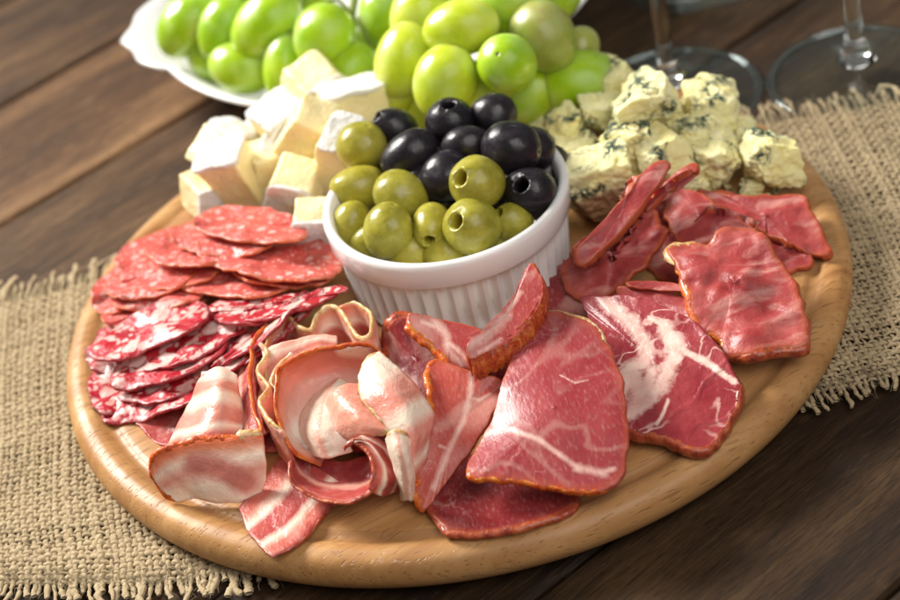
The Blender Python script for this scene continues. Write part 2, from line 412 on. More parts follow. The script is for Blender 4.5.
# ------------------------------------------------------------------ meat materials
def meat(name, **k):
    k.setdefault('rough', .42); k.setdefault('sss', .28); k.setdefault('rad', (1, .25, .2)); k.setdefault('scale', .0016); k.setdefault('coat', .18); k.setdefault('spec', .4)
    return M(name, **k)
FAT = (.88, .66, .54)
def ridge(m, v, s, w, dist=.6, det=2):
    return m.ramp(m.math('ABSOLUTE', m.math('SUBTRACT', m.noise(v, s, det, .5, dist), .5)), [(0, 1), (w, .75), (w * 2.2, 0)])
def strokes(m, v, c, k=.9, w0=.16, w1=.42):
    f = m.math('ADD', m.attr('fat', 'Fac'), m.math('MULTIPLY', m.math('SUBTRACT', m.noise(m.warp(v, 260, .003), 190, 6, .68), .5), 2.3))
    return m.mix(m.math('MULTIPLY', m.ramp(m.math('MULTIPLY', f, .33), [(w0, 1), (w1, 0)]), m.math('MULTIPLY', m.ramp(m.noise(v, 60, 3), [(.3, .7), (.6, 1)]), k)), c, m.mix(m.noise(v, 120, 3), (.82, .46, .39), (.92, .74, .64)))
def ham_mat(name, c1, c2, vs=22, vw=.018, fatk=.75, band=None):
    m = meat(name); v = m.attr('sl'); n = m.noise(m.warp(v, 40, .012), 55, 5, .6)
    c = m.ramp(n, [(.3, c1), (.7, c2)])
    fib = m.noise(m.mapv(v, scale=(1, .35, 1), rot=(0, 0, .6)), 900, 3, .6); c = m.mix(m.ramp(fib, [(.52, 0), (.78, .20)]), c, FAT)
    mask = m.ramp(m.noise(v, 26, 2), [(.42, 0), (.6, 1)])
    vein = m.math('MULTIPLY', ridge(m, m.warp(v, 70, .006), vs, vw), mask)
    fine = m.math('MULTIPLY', ridge(m, m.warp(v, 160, .004), 90, .012), .45)
    c = m.mix(m.math('MULTIPLY', fine, m.ramp(m.noise(v, 45, 2), [(.5, 0), (.68, .7)])), c, (.72, .38, .36))
    c = m.mix(m.math('MULTIPLY', vein, fatk * .4), c, FAT)
    t = m.attr('t', 'Fac'); c = strokes(m, v, c, .78, .02, .5); c = m.mix(m.ramp(t, [(.90, 0), (1, .6)]), c, (.45, .08, .025))
    m.color(c); m.bump(m.math('ADD', m.math('MULTIPLY', fib, .45), m.math('MULTIPLY', m.noise(v, 240, 4, .6), .5)), .0004)
    m.rough(m.ramp(m.noise(v, 120, 4), [(.3, .26), (.7, .5)])); return m
MT_HAM = ham_mat('cured_loin_flesh', (.29, .030, .038), (.39, .058, .063), 20, .010, .4)
MT_HAMD = ham_mat('dark_cured_loin_flesh', (.17, .010, .013), (.30, .030, .034), 18, .016, .7)
MT_HAMO = ham_mat('lit_orange_loin_flesh', (.40, .045, .034), (.54, .115, .085), 17, .02, .7)  # lighter orange copy of the loin flesh, its lit look put into the colour
MT_HAML = ham_mat('streaky_cured_loin_flesh', (.30, .024, .028), (.48, .085, .075), 17, .02, .9)
m = meat('coppa_flesh'); v = m.attr('sl'); n = m.noise(v, 60, 5, .6); c = m.ramp(n, [(.3, (.25, .020, .030)), (.7, (.40, .058, .064))])
big = m.math('MULTIPLY', ridge(m, m.warp(v, 45, .016), 26, .020, .8, 1.5), m.ramp(m.noise(v, 30, 1), [(.40, 0), (.5, 1)])); sm = m.math('MULTIPLY', ridge(m, m.warp(v, 110, .006), 62, .018), .7)
sm = m.math('MULTIPLY', sm, m.ramp(m.noise(v, 38, 2), [(.45, 0), (.6, 1)]))
c = m.mix(m.ramp(sm, [(.1, 0), (.8, 1)]), c, (.84, .55, .48)); c = strokes(m, v, c, .95)
m.color(c); m.bump(m.math('ADD', m.noise(v, 260, 4, .6), m.math('MULTIPLY', big, .5)), .0007); m.rough(m.ramp(n, [(.3, .26), (.7, .45)])); MT_COPPA = m
m = meat('dried_meat_flesh', coat=.03, rough=.5, sss=.35, scale=.0022, rad=(1, .22, .1)); v = m.attr('sl'); n = m.noise(m.warp(v, 50, .02), 48, 5, .6)
c = m.ramp(n, [(.25, (.22, .018, .020)), (.5, (.37, .052, .050)), (.75, (.50, .14, .12))])
st = m.noise(m.warp(m.mapv(v, scale=(.55, 1.5, 1)), 70, .012), 75, 4, .55); c = m.mix(m.ramp(st, [(.54, 0), (.68, .55)]), c, (.70, .36, .31))
t = m.attr('t', 'Fac'); c = m.mix(m.ramp(t, [(.86, 0), (.97, .5), (1, .75)]), c, (.44, .09, .025))
m.color(c); m.bump(m.math('ADD', m.noise(v, 110, 4, .6), m.math('MULTIPLY', m.noise(v, 420, 3), .35)), .0008); m.rough(m.ramp(m.noise(v, 90, 3), [(.35, .32), (.65, .58)])); MT_DRY = m
def salami_mat(name, cm, cf, s, thr, warp_):
    m = meat(name, coat=.22); v = m.warp(m.attr('sl'), s * .8, warp_); n = m.noise(v, 90, 4)
    c = m.ramp(n, [(.3, cm), (.7, tuple(min(1, q * 1.6 + .01) for q in cm))])
    for k, (ss, th) in enumerate(((s, thr), (s * 2.1, thr * .85))):
        vo = m.n('ShaderNodeTexVoronoi', {'Vector': m.vadd(v, (k * .3, .2, 0)), 'Scale': ss}); cell = m.n('ShaderNodeSeparateColor', {0: vo.outputs['Color']})
        lim = m.math('MULTIPLY', m.ramp(cell.outputs[0], [(.2, 0), (.75, 1)]), th)
        f = m.math('GREATER_THAN', lim, vo.outputs['Distance'])
        soft = m.ramp(m.math('SUBTRACT', lim, vo.outputs['Distance']), [(0, 0), (.22, 1)])
        c = m.mix(m.math('MULTIPLY', soft, .72 if s > 200 else .9), c, m.mix(cell.outputs[1], cf, (.86, .62, .57)))
    t = m.attr('t', 'Fac'); c = m.mix(m.ramp(t, [(.92, 0), (1, .5)]), c, (.55, .10, .04) if s > 250 else (.25, .008, .02))
    m.color(c); m.bump(m.math('ADD', m.noise(v, 300, 4, .6), m.noise(v, 90, 2)), .0009); m.rough(m.ramp(m.noise(v, 150, 4), [(.3, .22), (.7, .46)])); return m
MT_SAL = salami_mat('fine_salami_flesh', (.50, .088, .070), (.76, .34, .28), 240, .54, .004)
MT_SALC = salami_mat('coarse_salami_flesh', (.34, .008, .018), (.78, .42, .37), 150, .76, .006)
def bacon_mat(name, stops, sd, ax=1, inv=None):
    m = meat(name, sss=.55, scale=.003, coat=.12, rough=.4, rad=(1, .55, .42)); v = m.attr('sl')
    sep = m.n('ShaderNodeSeparateXYZ', {0: m.attr('band')})
    n = m.noise(m.vadd(m.mapv(v, scale=(28, 28, 1)), (sd, 0, 0)), 1.0, 3, .5)
    f = m.math('ADD', sep.outputs[ax], m.math('MULTIPLY', m.math('SUBTRACT', n, .5), .24))
    c = m.ramp(f, stops); nn = m.noise(v, 150, 5, .6); c = m.mix(m.ramp(nn, [(.5, 0), (.75, .3)]), c, (.90, .68, .58))
    c = m.mix(m.ramp(m.noise(v, 60, 3), [(.5, 0), (.75, .3)]), c, (.62, .20, .17))
    if inv:
        f = m.math('ADD', m.attr('fat', 'Fac'), m.math('MULTIPLY', m.math('SUBTRACT', m.noise(v, 90, 4, .6), .5), 1.3)); c = m.mix(m.ramp(m.math('MULTIPLY', f, .33), [(.2, .9), (.5, 0)]), c, inv)
    m.color(c); m.bump(m.math('ADD', m.noise(v, 220, 4, .6), m.math('MULTIPLY', m.noise(v, 800, 2), .3)), .0006); m.rough(m.ramp(nn, [(.3, .24), (.7, .42)])); return m
W_ = (.92, .74, .60); P1 = (.62, .18, .13); P2 = (.46, .075, .065); P3 = (.80, .40, .30)
MT_BAC1 = bacon_mat('pale_bacon_flesh', [(.0, P3), (.14, W_), (.30, P1), (.42, P3), (.52, W_), (.66, P1), (.80, P3), (.92, W_)], 3)
MT_BAC2 = bacon_mat('pink_bacon_flesh', [(.0, P2), (.2, P1), (.34, W_), (.44, P2), (.66, P2), (.74, W_), (.84, P1), (1, P2)], 11)
MT_BAC3 = bacon_mat('white_bacon_fat', [(.0, (.72, .22, .10)), (.14, P3), (.30, W_), (.42, P1), (.68, P1), (.80, P3), (1, W_)], 6)
MT_BACU = bacon_mat('cross_banded_bacon_flesh', [(.0, W_), (.15, W_), (.24, (.74, .32, .25)), (.36, (.70, .27, .20)), (.44, W_), (.52, W_), (.61, (.72, .30, .23)), (.74, (.68, .25, .19)), (.81, W_), (.90, P1), (1, P1)], 3, 0)
MT_BACF = bacon_mat('folded_bacon_flesh', [(.0, (.60, .10, .02)), (.12, (.76, .28, .15)), (.28, W_), (.5, P3), (.72, W_), (1, W_)], 6, 1, (.58, .19, .145))
MT_BACC = bacon_mat('cup_bacon_flesh', [(.0, (.60, .10, .02)), (.10, (.72, .26, .15)), (.3, P3), (.6, (.80, .46, .38)), (1, W_)], 9, 1, (.92, .76, .66))
MT_BACP = bacon_mat('translucent_pink_bacon', [(0, P3), (.3, (.74, .34, .24)), (.7, (.66, .24, .17)), (1, P3)], 4, 1)
MT_BACW = bacon_mat('thick_bacon_fat', [(.0, W_), (.3, W_), (.5, P3), (.6, W_), (1, W_)], 6)
MT_BAC4 = bacon_mat('red_bacon_flesh', [(.0, (.42, .07, .06)), (.3, P2), (.42, P3), (.50, (.42, .08, .08)), (.8, (.34, .05, .055)), (1, P2)], 8)
def rind_mat(name, c1, c2, c3):
    m = meat(name, sss=.45, scale=.003, coat=.5, rough=.28, rad=(1, .4, .1)); v = m.coord(); n = m.noise(v, 260, 5, .65)
    m.color(m.ramp(n, [(.3, c1), (.5, c2), (.72, c3)])); m.bump(m.noise(v, 480, 4, .6), .0009); return m
MT_R_OR = rind_mat('smoked_orange_rind', (.36, .028, .004), (.64, .115, .010), (.80, .34, .05))
MT_R_BR = rind_mat('brown_red_rind', (.20, .025, .012), (.40, .065, .025), (.58, .17, .05))
MT_R_YE = rind_mat('golden_rind', (.48, .22, .07), (.70, .44, .19), (.84, .64, .38))
MT_R_SA = rind_mat('salami_casing', (.52, .075, .03), (.68, .15, .055), (.80, .32, .20))
MT_R_DK = rind_mat('dark_salami_casing', (.16, .004, .012), (.34, .012, .022), (.55, .10, .10))

def normals_grid(P, nu, nv, wrap=False):
    N = []
    for i in range(nu):
        for j in range(nv):
            a = P[(min(i + 1, nu - 1)) * nv + j] - P[max(i - 1, 0) * nv + j]
            if wrap: b = P[i * nv + (j + 1) % nv] - P[i * nv + (j - 1) % nv]
            else: b = P[i * nv + min(j + 1, nv - 1)] - P[i * nv + max(j - 1, 0)]
            n = a.cross(b); N.append(n.normalized() if n.length > 1e-12 else Vector((0, 0, 1)))
    return N
def rind_tube(name, pts, nrm, th, mat, parent, closed, wmul=.62, seed=0, arc=None):
    """an irregular band hugging the cut edge, th thick"""
    n = len(pts); V = []; F = []; ns = 8
    for i, p in enumerate(pts):
        d = (pts[(i + 1) % n] - pts[i - 1]) if closed else (pts[min(i + 1, n - 1)] - pts[max(i - 1, 0)])
        d = d.normalized() if d.length > 1e-9 else Vector((1, 0, 0)); nn = nrm[i]; s = nn.cross(d).normalized(); nn = d.cross(s)
        e = 1 if closed else min(1, .25 + 6 * min(i, n - 1 - i) / n)
        a = th * .5 * (1.08 + .12 * nz(p, 420, seed)) * e; b = th * wmul * (1 + .35 * nz(p, 300, seed + 9)) * e
        for k in range(ns):
            t = 2 * math.pi * (k + .5) / ns; V.append(p - nn * (th * .5) + nn * (math.cos(t) * a) + s * (math.sin(t) * b))
    for i in range(n if closed else n - 1):
        j = (i + 1) % n
        for k in range(ns): F.append((i * ns + k, j * ns + k, j * ns + (k + 1) % ns, i * ns + (k + 1) % ns))
    if not closed: F = F + [tuple(range(ns - 1, -1, -1)), tuple(range((n - 1) * ns, n * ns))]
    return mesh(name, V, F, mat, parent)
def fatten(o, V, fat):
    """distance to the fat seams drawn over the slice, in widths of the seam"""
    D = np.full(len(V), 9.0)
    if fat:
        W = np.array([tuple(v) for v in V]) - np.array(CP); z = W @ np.array(FW)
        X = np.stack([450 + FPX * (W @ np.array(RT)) / z, 300 - FPX * (W @ np.array(UP)) / z], -1)
        for w_, pts in fat:
            for a, b in zip(pts, pts[1:]):
                a = np.array(a, float); b = np.array(b, float); d = b - a; t = np.clip(((X - a) @ d) / (d @ d + 1e-9), 0, 1)
                D = np.minimum(D, np.linalg.norm(X - a - t[:, None] * d, axis=1) / w_)
    at_ = o.data.attributes.new('fat', 'FLOAT', 'POINT'); at_.data.foreach_set('value', D.astype(np.float32))
SEED = [0]
def slice_(name, outline, th, mat, label, cat_, group, rind=None, center=None, wav=.0012, bulge=0, rindw=.62, fn=None, ext=None, fat=None, rag=1):
    """outline: closed list of (px,py,z). rind: list of (material, i0, i1, name) in outline indices, or (material,)"""
    SEED[0] += 1; sd = SEED[0]
    W = [at(*p) for p in outline]
    NT, NR = (192, 44) if fat else (96, 16); n = len(W)
    O = [crc(W, n * k / NT) for k in range(NT)]
    O = [o + Vector((nz(o, 160, sd), nz(o, 160, sd + 4), 0)) * .0009 * rag + Vector((nz(o, 420, sd), nz(o, 420, sd + 4), 0)) * .0005 * rag for o in O]
    c = at(*center) if center else sum(O, Vector()) / NT
    # flattening frame
    ax = (O[0] - c).normalized(); nv_ = Vector()
    for k in range(NT): nv_ += (O[k] - c).cross(O[(k + 1) % NT] - c)
    nv_.normalize()
    if nv_.dot(CP - c) < 0: nv_ = -nv_
    fx = Vector((1, .0, 0)); fx = (fx - nv_ * fx.dot(nv_)).normalized(); fy = nv_.cross(fx)
    P = []; S = []; T = []
    rr = [(.004 + .996 * (i / (NR - 1)) ** .8) for i in range(NR)]
    for i in range(NR):
        t = rr[i]
        for k in range(NT):
            d_ = O[k] - c; h_ = d_.dot(nv_); p = c + (d_ - nv_ * h_) * t + nv_ * (h_ * t * t)
            p = p + nv_ * (bulge * (1 - t * t) + wav * (nz(p, 70, sd) * 1.6 + .5 * nz(p, 190, sd + 2) if cat_ != 'ham' else nz(p, 32, sd) * 2.2))
            if fn: p = fn(p, t, k / NT)
            P.append(p); q = p - c; S.append((q.dot(fx) + sd * .173, q.dot(fy) + sd * .091, sd * .2)); T.append(t)
    N = normals_grid(P, NR, NT, True)
    sgn = 1 if sum(q.dot(nv_) for q in N) > 0 else -1; N = [q * sgn for q in N]
    V = []; SL = []; TT = []; F = []
    for p, s, t in zip(P, S, T): V.append(p); SL.append(s); TT.append(t)
    b0 = len(V)
    ext = Vector(ext).normalized() if ext else None
    for p, s, t, q in zip(P, S, T, N): V.append(p + ext * th if ext else p - q * th * (1 - .25 * t ** 6)); SL.append(s); TT.append(t)
    # rounded side ring
    e0 = len(V); last = (NR - 1) * NT
    for f, out in ((.2, .16), (.55, .24), (.85, .15)):
        for k in range(NT):
            p, q = P[last + k], N[last + k]; o = (P[last + k] - P[last - NT + k]).normalized()
            V.append(p + (ext if ext else -q) * th * f * .85 + o * min(th, .004) * out); SL.append((S[last + k][0], S[last + k][1], S[last + k][2] + f * th)); TT.append(1.0)
    up = sgn > 0
    def q4(a, b, c_, d): F.append((a, b, c_, d) if up else (d, c_, b, a))
    for i in range(NR - 1):
        for k in range(NT):
            k2 = (k + 1) % NT
            q4(i * NT + k, (i + 1) * NT + k, (i + 1) * NT + k2, i * NT + k2)
            q4(b0 + i * NT + k2, b0 + (i + 1) * NT + k2, b0 + (i + 1) * NT + k, b0 + i * NT + k)
    rings = [last, e0, e0 + NT, e0 + 2 * NT, b0 + last]
    for a, b in zip(rings, rings[1:]):
        for k in range(NT): k2 = (k + 1) % NT; q4(a + k, b + k, b + k2, a + k2)
    F.append(tuple(range(NT)) if not up else tuple(range(NT - 1, -1, -1)))
    F.append(tuple(range(b0, b0 + NT)) if up else tuple(range(b0 + NT - 1, b0 - 1, -1)))
    o = mesh(name, V, F, mat, None, sl=SL, fl=TT); fatten(o, V, fat)
    tag(o, label, cat_, group)
    E_ = P[last:last + NT]; EN = N[last:last + NT]
    for r in (rind or []):
        rn = r[3] if len(r) > 3 else 'rind'
        if len(r) == 1: rind_tube(rn, E_, EN, th, r[0], o, True, rindw, sd)
        else:
            a, b = int(r[1] / n * NT), int(r[2] / n * NT); b += NT if b < a else 0
            ids = [k % NT for k in range(a, b + 1)]
            rind_tube(rn, [E_[k] for k in ids], [EN[k] for k in ids], th, r[0], o, False, rindw, sd)
    return o
def patch(name, grid, th, mat, label, cat_, group, rind=None, parent=None, wav=.0008, nu=64, nv=18, bandv=True, world=False, fat=None):
    """grid: rows along the length, each a list of (px,py,z) across. rind: list of (material, side) side in 'v0','v1','u0','u1'"""
    SEED[0] += 1; sd = SEED[0]
    G = grid if world else [[at(*p) for p in row] for row in grid]
    P = []; S = []; B = []
    nr = len(G)
    rows = []
    for i in range(nu):
        t = (nr - 1) * i / (nu - 1)
        rows.append([cr([G[a][b] for a in range(nr)], t) for b in range(len(G[0]))])
    al = 0; prev = None
    for i, row in enumerate(rows):
        if prev: al += sum((a - b).length for a, b in zip(row, prev)) / len(row)
        prev = row; ac = 0; pp = None
        for j in range(nv):
            p = cr(row, (len(row) - 1) * j / (nv - 1)) if len(row) > 2 else row[0].lerp(row[1], j / (nv - 1))
            if pp: ac += (p - pp).length
            pp = p.copy()
            p = p + Vector((nz(p, 90, sd), nz(p, 90, sd + 3), nz(p, 90, sd + 6))) * wav + Vector((nz(p, 330, sd), nz(p, 330, sd + 3), nz(p, 330, sd + 6))) * wav * .35
            P.append(p); S.append((al + sd * .17, ac + sd * .09, sd * .2)); B.append((i / (nu - 1), j / (nv - 1), 0))
    N = normals_grid(P, nu, nv)
    ctr = sum(P, Vector()) / len(P); s = sum(q.dot(CP - ctr) for q in N)
    sg = 1 if s > 0 else -1; N = [q * sg for q in N]
    m_ = len(P); V = list(P) + [p - q * th for p, q in zip(P, N)]; SL = S + S; BB = B + B; F = []
    def q4(a, b, c, d): F.append((a, b, c, d) if sg > 0 else (d, c, b, a))
    for i in range(nu - 1):
        for j in range(nv - 1):
            a, b, c, d = i * nv + j, (i + 1) * nv + j, (i + 1) * nv + j + 1, i * nv + j + 1
            q4(a, b, c, d); q4(m_ + d, m_ + c, m_ + b, m_ + a)
    per = [i * nv for i in range(nu)] + [(nu - 1) * nv + j for j in range(1, nv)] + [i * nv + nv - 1 for i in range(nu - 2, -1, -1)] + [j for j in range(nv - 2, 0, -1)]
    cen = sum((P[k] for k in per), Vector()) / len(per); r0 = len(V); L = len(per)
    for q_, k in enumerate(per):
        i, j = divmod(k, nv); inn = P[min(max(i, 1), nu - 2) * nv + min(max(j, 1), nv - 2)]
        o = (P[k] - inn); o = o.normalized() if o.length > 1e-9 else Vector()
        V.append(P[k] - N[k] * th * .5 + o * th * .3); SL.append(S[k]); BB.append(B[k])
    for q_ in range(L):
        k, k2 = per[q_], per[(q_ + 1) % L]; a, a2 = r0 + q_, r0 + (q_ + 1) % L
        q4(k2, k, a, a2); q4(a2, a, m_ + k, m_ + k2)
    o = mesh(name, V, F, mat, parent, sl=SL, fl=[0] * len(V)); fatten(o, V, fat)
    at_ = o.data.attributes.new('band', 'FLOAT_VECTOR', 'POINT'); at_.data.foreach_set('vector', np.array(BB, dtype=np.float32).ravel())
    if parent is None: tag(o, label, cat_, group)
    for r in (rind or []):
        side = r[1]
        ids = {'v0': [i * nv for i in range(nu)], 'v1': [i * nv + nv - 1 for i in range(nu)], 'u0': list(range(nv)), 'u1': [(nu - 1) * nv + j for j in range(nv)]}[side]
        if len(r) > 2: ids = ids[int(len(ids) * r[2]):int(len(ids) * r[3])]
        rind_tube('rind', [P[k] for k in ids], [N[k] for k in ids], th, r[0], o, False, r[4] if len(r) > 4 else .8, sd)
    return o
def ell(cx, cy, rx, ry, rot, zc, dz, n=18, wob=.055, seed=0, zr=0):
    """a leaning disc: its near edge dz higher than its far edge, zr lifts its right end"""
    out = []; a0 = -R(rot)
    for k in range(n):
        a = 2 * math.pi * k / n; w_ = 1 + wob * math.sin(2.0 * a + seed * 2.1) * .6 + wob * math.sin(3 * a + seed * 1.3 + cx * .1)
        x, y = rx * w_ * math.cos(a), ry * w_ * math.sin(a)
        out.append((cx + x * math.cos(a0) - y * math.sin(a0), cy + x * math.sin(a0) + y * math.cos(a0), zc + dz * math.sin(a) + zr * math.cos(a) + (.0013 * math.sin(3 * a + seed + cx) + .0010 * math.sin(5 * a + seed * 2 + cy)) + .0004 * math.sin(9 * a + cx)))
    return out

# ------------------------------------------------------------------ salami
GS = 'fine grained pale salami slices fanned at the left'; GC = 'coarse dark salami slices fanned at the left'
lt = .0013
for i, (e, lab) in enumerate([
    (ell(160, 250, 44, 20, 22, .026, .001), 'salami slice farthest back on the pile near the board rim'),
    (ell(128, 285, 40, 22, 30, .0240, .001), 'salami slice at the far left edge of the pale fan'),
    (ell(155, 306, 54, 18, 15, .0275, .003, zr=.003), 'lowest pale salami slice just above the dark ones'),
    (ell(162, 290, 50, 17, 14, .0300, .004, zr=.003), 'pale salami slice second from the bottom of its fan'),
    (ell(150, 279, 48, 17, 16, .0312, .003, zr=.003), 'thin pale salami slice fourth from the bottom of the left stack'),
    (ell(278, 268, 56, 17, -8, .0362, .003, zr=.0), 'pale salami slice showing as a thin crescent beside the ramekin'),
    (ell(225, 236, 52, 19, 2, .0392, .003, zr=.0), 'pale salami slice directly under the topmost one'),
    (ell(173, 268, 50, 20, 12, .0320, .003, zr=.003), 'pale salami slice with its orange edge in the middle of the left stack'),
    (ell(236, 278, 64, 16, 1, .0345, .004, zr=.001), 'long looking pale salami slice lying across the middle of the pile'),
    (ell(300, 252, 46, 18, -16, .0350, .003, zr=.0), 'salami slice at the right pushed against the ramekin'),
    (ell(192, 246, 46, 20, 4, .0365, .004, zr=.0), 'rounded pale salami slice at the upper left of the pile'),
    (ell(262, 257, 70, 19, -11, .0395, .004, zr=-.001), 'broad pale salami slice sloping down toward the ramekin'),
    (ell(250, 224, 55, 18, -3, .0430, .003, zr=.0), 'pale salami slice topmost below the camembert')]):
    slice_('salami_slice', e, lt, MT_SAL, lab, 'salami', GS, rind=[(MT_R_SA,)], wav=.0010, rindw=.42)
for i, (e, lab) in enumerate([
    (ell(116, 388, 30, 24, 25, .0225, .001, seed=2), 'dark salami slice lowest at the left on the bare wood'),
    (ell(112, 350, 26, 24, 40, .0235, .001, seed=4), 'dark salami slice poking out at the far left edge'),
    (ell(172, 388, 72, 20, 21, .0260, .003, seed=1, zr=.006), 'dark salami slice with the lowest front edge beside the folded bacon'),
    (ell(192, 368, 74, 20, 24, .0300, .003, seed=3, zr=.006), 'dark salami slice in the middle of its fan showing big fat grains'),
    (ell(168, 358, 60, 22, 24, .0315, .003, seed=6, zr=.004), 'dark salami slice with broad white fat grains third from the top'),
    (ell(186, 336, 70, 22, 22, .0330, .003, seed=5, zr=.005), 'large dark salami slice under the topmost dark one'),
    (ell(150, 328, 62, 19, 22, .0352, .003, seed=7, zr=.004), 'dark salami slice directly under the pale fan'),
    (ell(262, 346, 52, 11, 46, .0340, .003, seed=8, zr=.007), 'dark salami slice standing on edge beside the bacon'),
    (ell(275, 330, 60, 10, 41, .0370, .003, seed=9, zr=.006), 'dark salami slice seen edge on with a bright red rim'),
    (ell(258, 330, 58, 9, 36, .0400, .003, seed=10, zr=.005), 'narrow dark salami slice in the row of edges'),
    (ell(256, 308, 52, 13, 6, .0385, .003, seed=11, zr=.002), 'dark salami slice with two fat grains below the pale fan'),
    (ell(292, 303, 54, 8, 14, .0425, .003, seed=12, zr=.001), 'bright red salami slice pointing at the ramekin')]):
    slice_('salami_slice', e, .0013, MT_SALC, lab, 'salami', GC, rind=[(MT_R_DK,)], wav=.0014, rindw=.4)

# ------------------------------------------------------------------ ham
GH = 'cured loin slices in front of the ramekin'
slice_('ham_slice', [(420, 492, .0225), (438, 468, .0225), (480, 452, .0225), (540, 466, .0225), (575, 492, .0235), (560, 509, .0245), (520, 523, .0255), (470, 530, .0255), (440, 523, .0255)], .003, MT_HAMD,
       'dark red cured loin slice lying lowest on the board at the front', 'ham', GH, [(MT_R_BR, 4, 8.5)], wav=.0008)
slice_('ham_slice', [(525, 300, .024), (545, 265, .027), (580, 268, .028), (610, 300, .026), (585, 325, .024), (550, 325, .023)], .003, MT_HAMD, 'dark cured loin slice tucked behind the thick wedge at the foot of the ramekin', 'ham', GH)
slice_('ham_slice', [(383, 336, .036), (390, 323, .043), (404, 317, .044), (424, 335, .042), (452, 362, .036), (452, 396, .028), (430, 400, .028), (412, 388, .029), (393, 367, .031)], .0036, MT_HAMD,
       'glossy dark cured loin slice with a brown edge leaning on the ramekin', 'ham', GH, [(MT_R_BR, 6, 2.6)], wav=.0009, rindw=.9)
slice_('ham_slice', [(408, 318, .050), (413, 313, .051), (440, 319, .049), (478, 328, .045), (500, 350, .040), (484, 375, .036), (468, 371, .037), (448, 361, .041), (431, 344, .045), (413, 330, .049)], .003, MT_HAML,
       'cured loin slice with a white fat streak leaning beside the thick wedge', 'ham', GH, [(MT_R_OR, 6.2, 9.8)], wav=.0009, rindw=.6, fat=[(4.5, [(436, 321), (446, 335), (448, 350), (462, 364)]), (2, [(422, 322), (440, 328)]), (3, [(446, 340), (470, 362)])])
slice_('ham_slice', [(500, 345, .034), (530, 330, .036), (560, 340, .034), (540, 390, .030), (500, 400, .029), (470, 390, .032), (478, 360, .034)], .003, MT_HAMD, 'deep red cured loin slice in the shade beneath the thick wedge', 'ham', GH)
slice_('ham_slice', [(431, 364, .046), (450, 364, .045), (475, 374, .042), (502, 385, .038), (492, 415, .035), (470, 450, .030), (446, 482, .026), (428, 508, .024), (419, 496, .027), (423, 455, .034), (433, 405, .042)], .0028, MT_HAMO,
       'cured loin slice standing tall with a golden orange left edge beside the bacon', 'ham', GH, [(MT_R_OR, 7, 1)], wav=.0012, rindw=.7, fat=[(3, [(472, 372), (470, 395), (464, 420), (449, 450), (434, 488)]), (1.6, [(470, 398), (480, 400), (490, 394)]), (1.5, [(450, 450), (440, 446)])])
slice_('ham_slice', [(545, 311, .050), (562, 311, .050), (590, 322, .049), (607, 342, .047), (620, 372, .044), (626, 410, .040), (627, 450, .036), (618, 480, .033), (590, 489, .033), (550, 486, .034), (505, 480, .035), (470, 476, .036), (470, 458, .037), (485, 430, .040), (500, 395, .043), (510, 360, .046), (524, 328, .049)], .0032, MT_HAM,
       'largest pink cured loin slice lying in front in the centre', 'ham', GH, [(MT_R_OR, 7.2, 12), (MT_R_YE, 16, 3.5)], wav=.0012, rindw=.36, center=(555, 410, .0435), fat=[(2.6, [(470, 452), (476, 440), (489, 432), (500, 427), (513, 430), (540, 440), (557, 453), (577, 467), (600, 473), (614, 469)]), (5.5, [(492, 414), (500, 427)]), (4, [(577, 467), (605, 474)]), (.9, [(560, 375), (575, 383), (588, 380)])])
# thick wedge
slice_('ham_wedge', [(466, 345, .054), (482, 330, .056), (508, 302, .059), (526, 270, .062), (533, 264, .063), (542, 280, .061), (541, 300, .058), (528, 322, .055), (508, 341, .052), (486, 352, .051), (470, 358, .051)], .0095, MT_HAML,
       'thick wedge of smoked loin with a ridged orange side leaning on the ramekin', 'ham', GH, None, wav=.0008, ext=(.05, .1, -1), fat=[(6, [(468, 345), (484, 338), (505, 316)]), (2.5, [(505, 316), (520, 292)]), (3, [(480, 352), (500, 340)])])
def wedge_side():
    o = bpy.data.objects['ham_wedge']; W = [at(*p) for p in [(466, 345, .054), (482, 330, .056), (508, 302, .059), (526, 270, .062), (533, 264, .063), (542, 280, .061), (541, 300, .058), (528, 322, .055), (508, 341, .052), (486, 352, .051), (470, 358, .051)]]
    rows = []
    for k in range(64):
        p = crc(W, 4.1 + (10.7 - 4.1) * k / 63); row = []
        for j in range(7):
            f = j / 6; rg = .0007 * math.sin(k * 1.7 + math.sin(k * .6) * 1.5) + .0006 * nz(p, 300, j)
            off = math.sin(math.pi * f) * .0014 + rg * min(1, 4 * f)
            row.append(p + Vector((.05, -1, 0)).normalized() * (.0006 + off + .0012 * f) + Vector((0, 0, .0004 - f * .0092 - .0003 * math.sin(k * 1.7))))
        rows.append(row)
    m = rind_mat('ridged_smoked_rind', (.22, .012, .006), (.50, .07, .015), (.70, .28, .05))
    V = [p for r in rows for p in r]; F = []
    for i in range(63):
        for j in range(6): F.append((i * 7 + j, i * 7 + j + 1, (i + 1) * 7 + j + 1, (i + 1) * 7 + j))
    n = len(V); V += [p + Vector((0, .0028, -.0002)) for p in V]; F += [tuple(n + q for q in reversed(f)) for f in F]
    mesh('rind', V, F, m, o)
wedge_side()
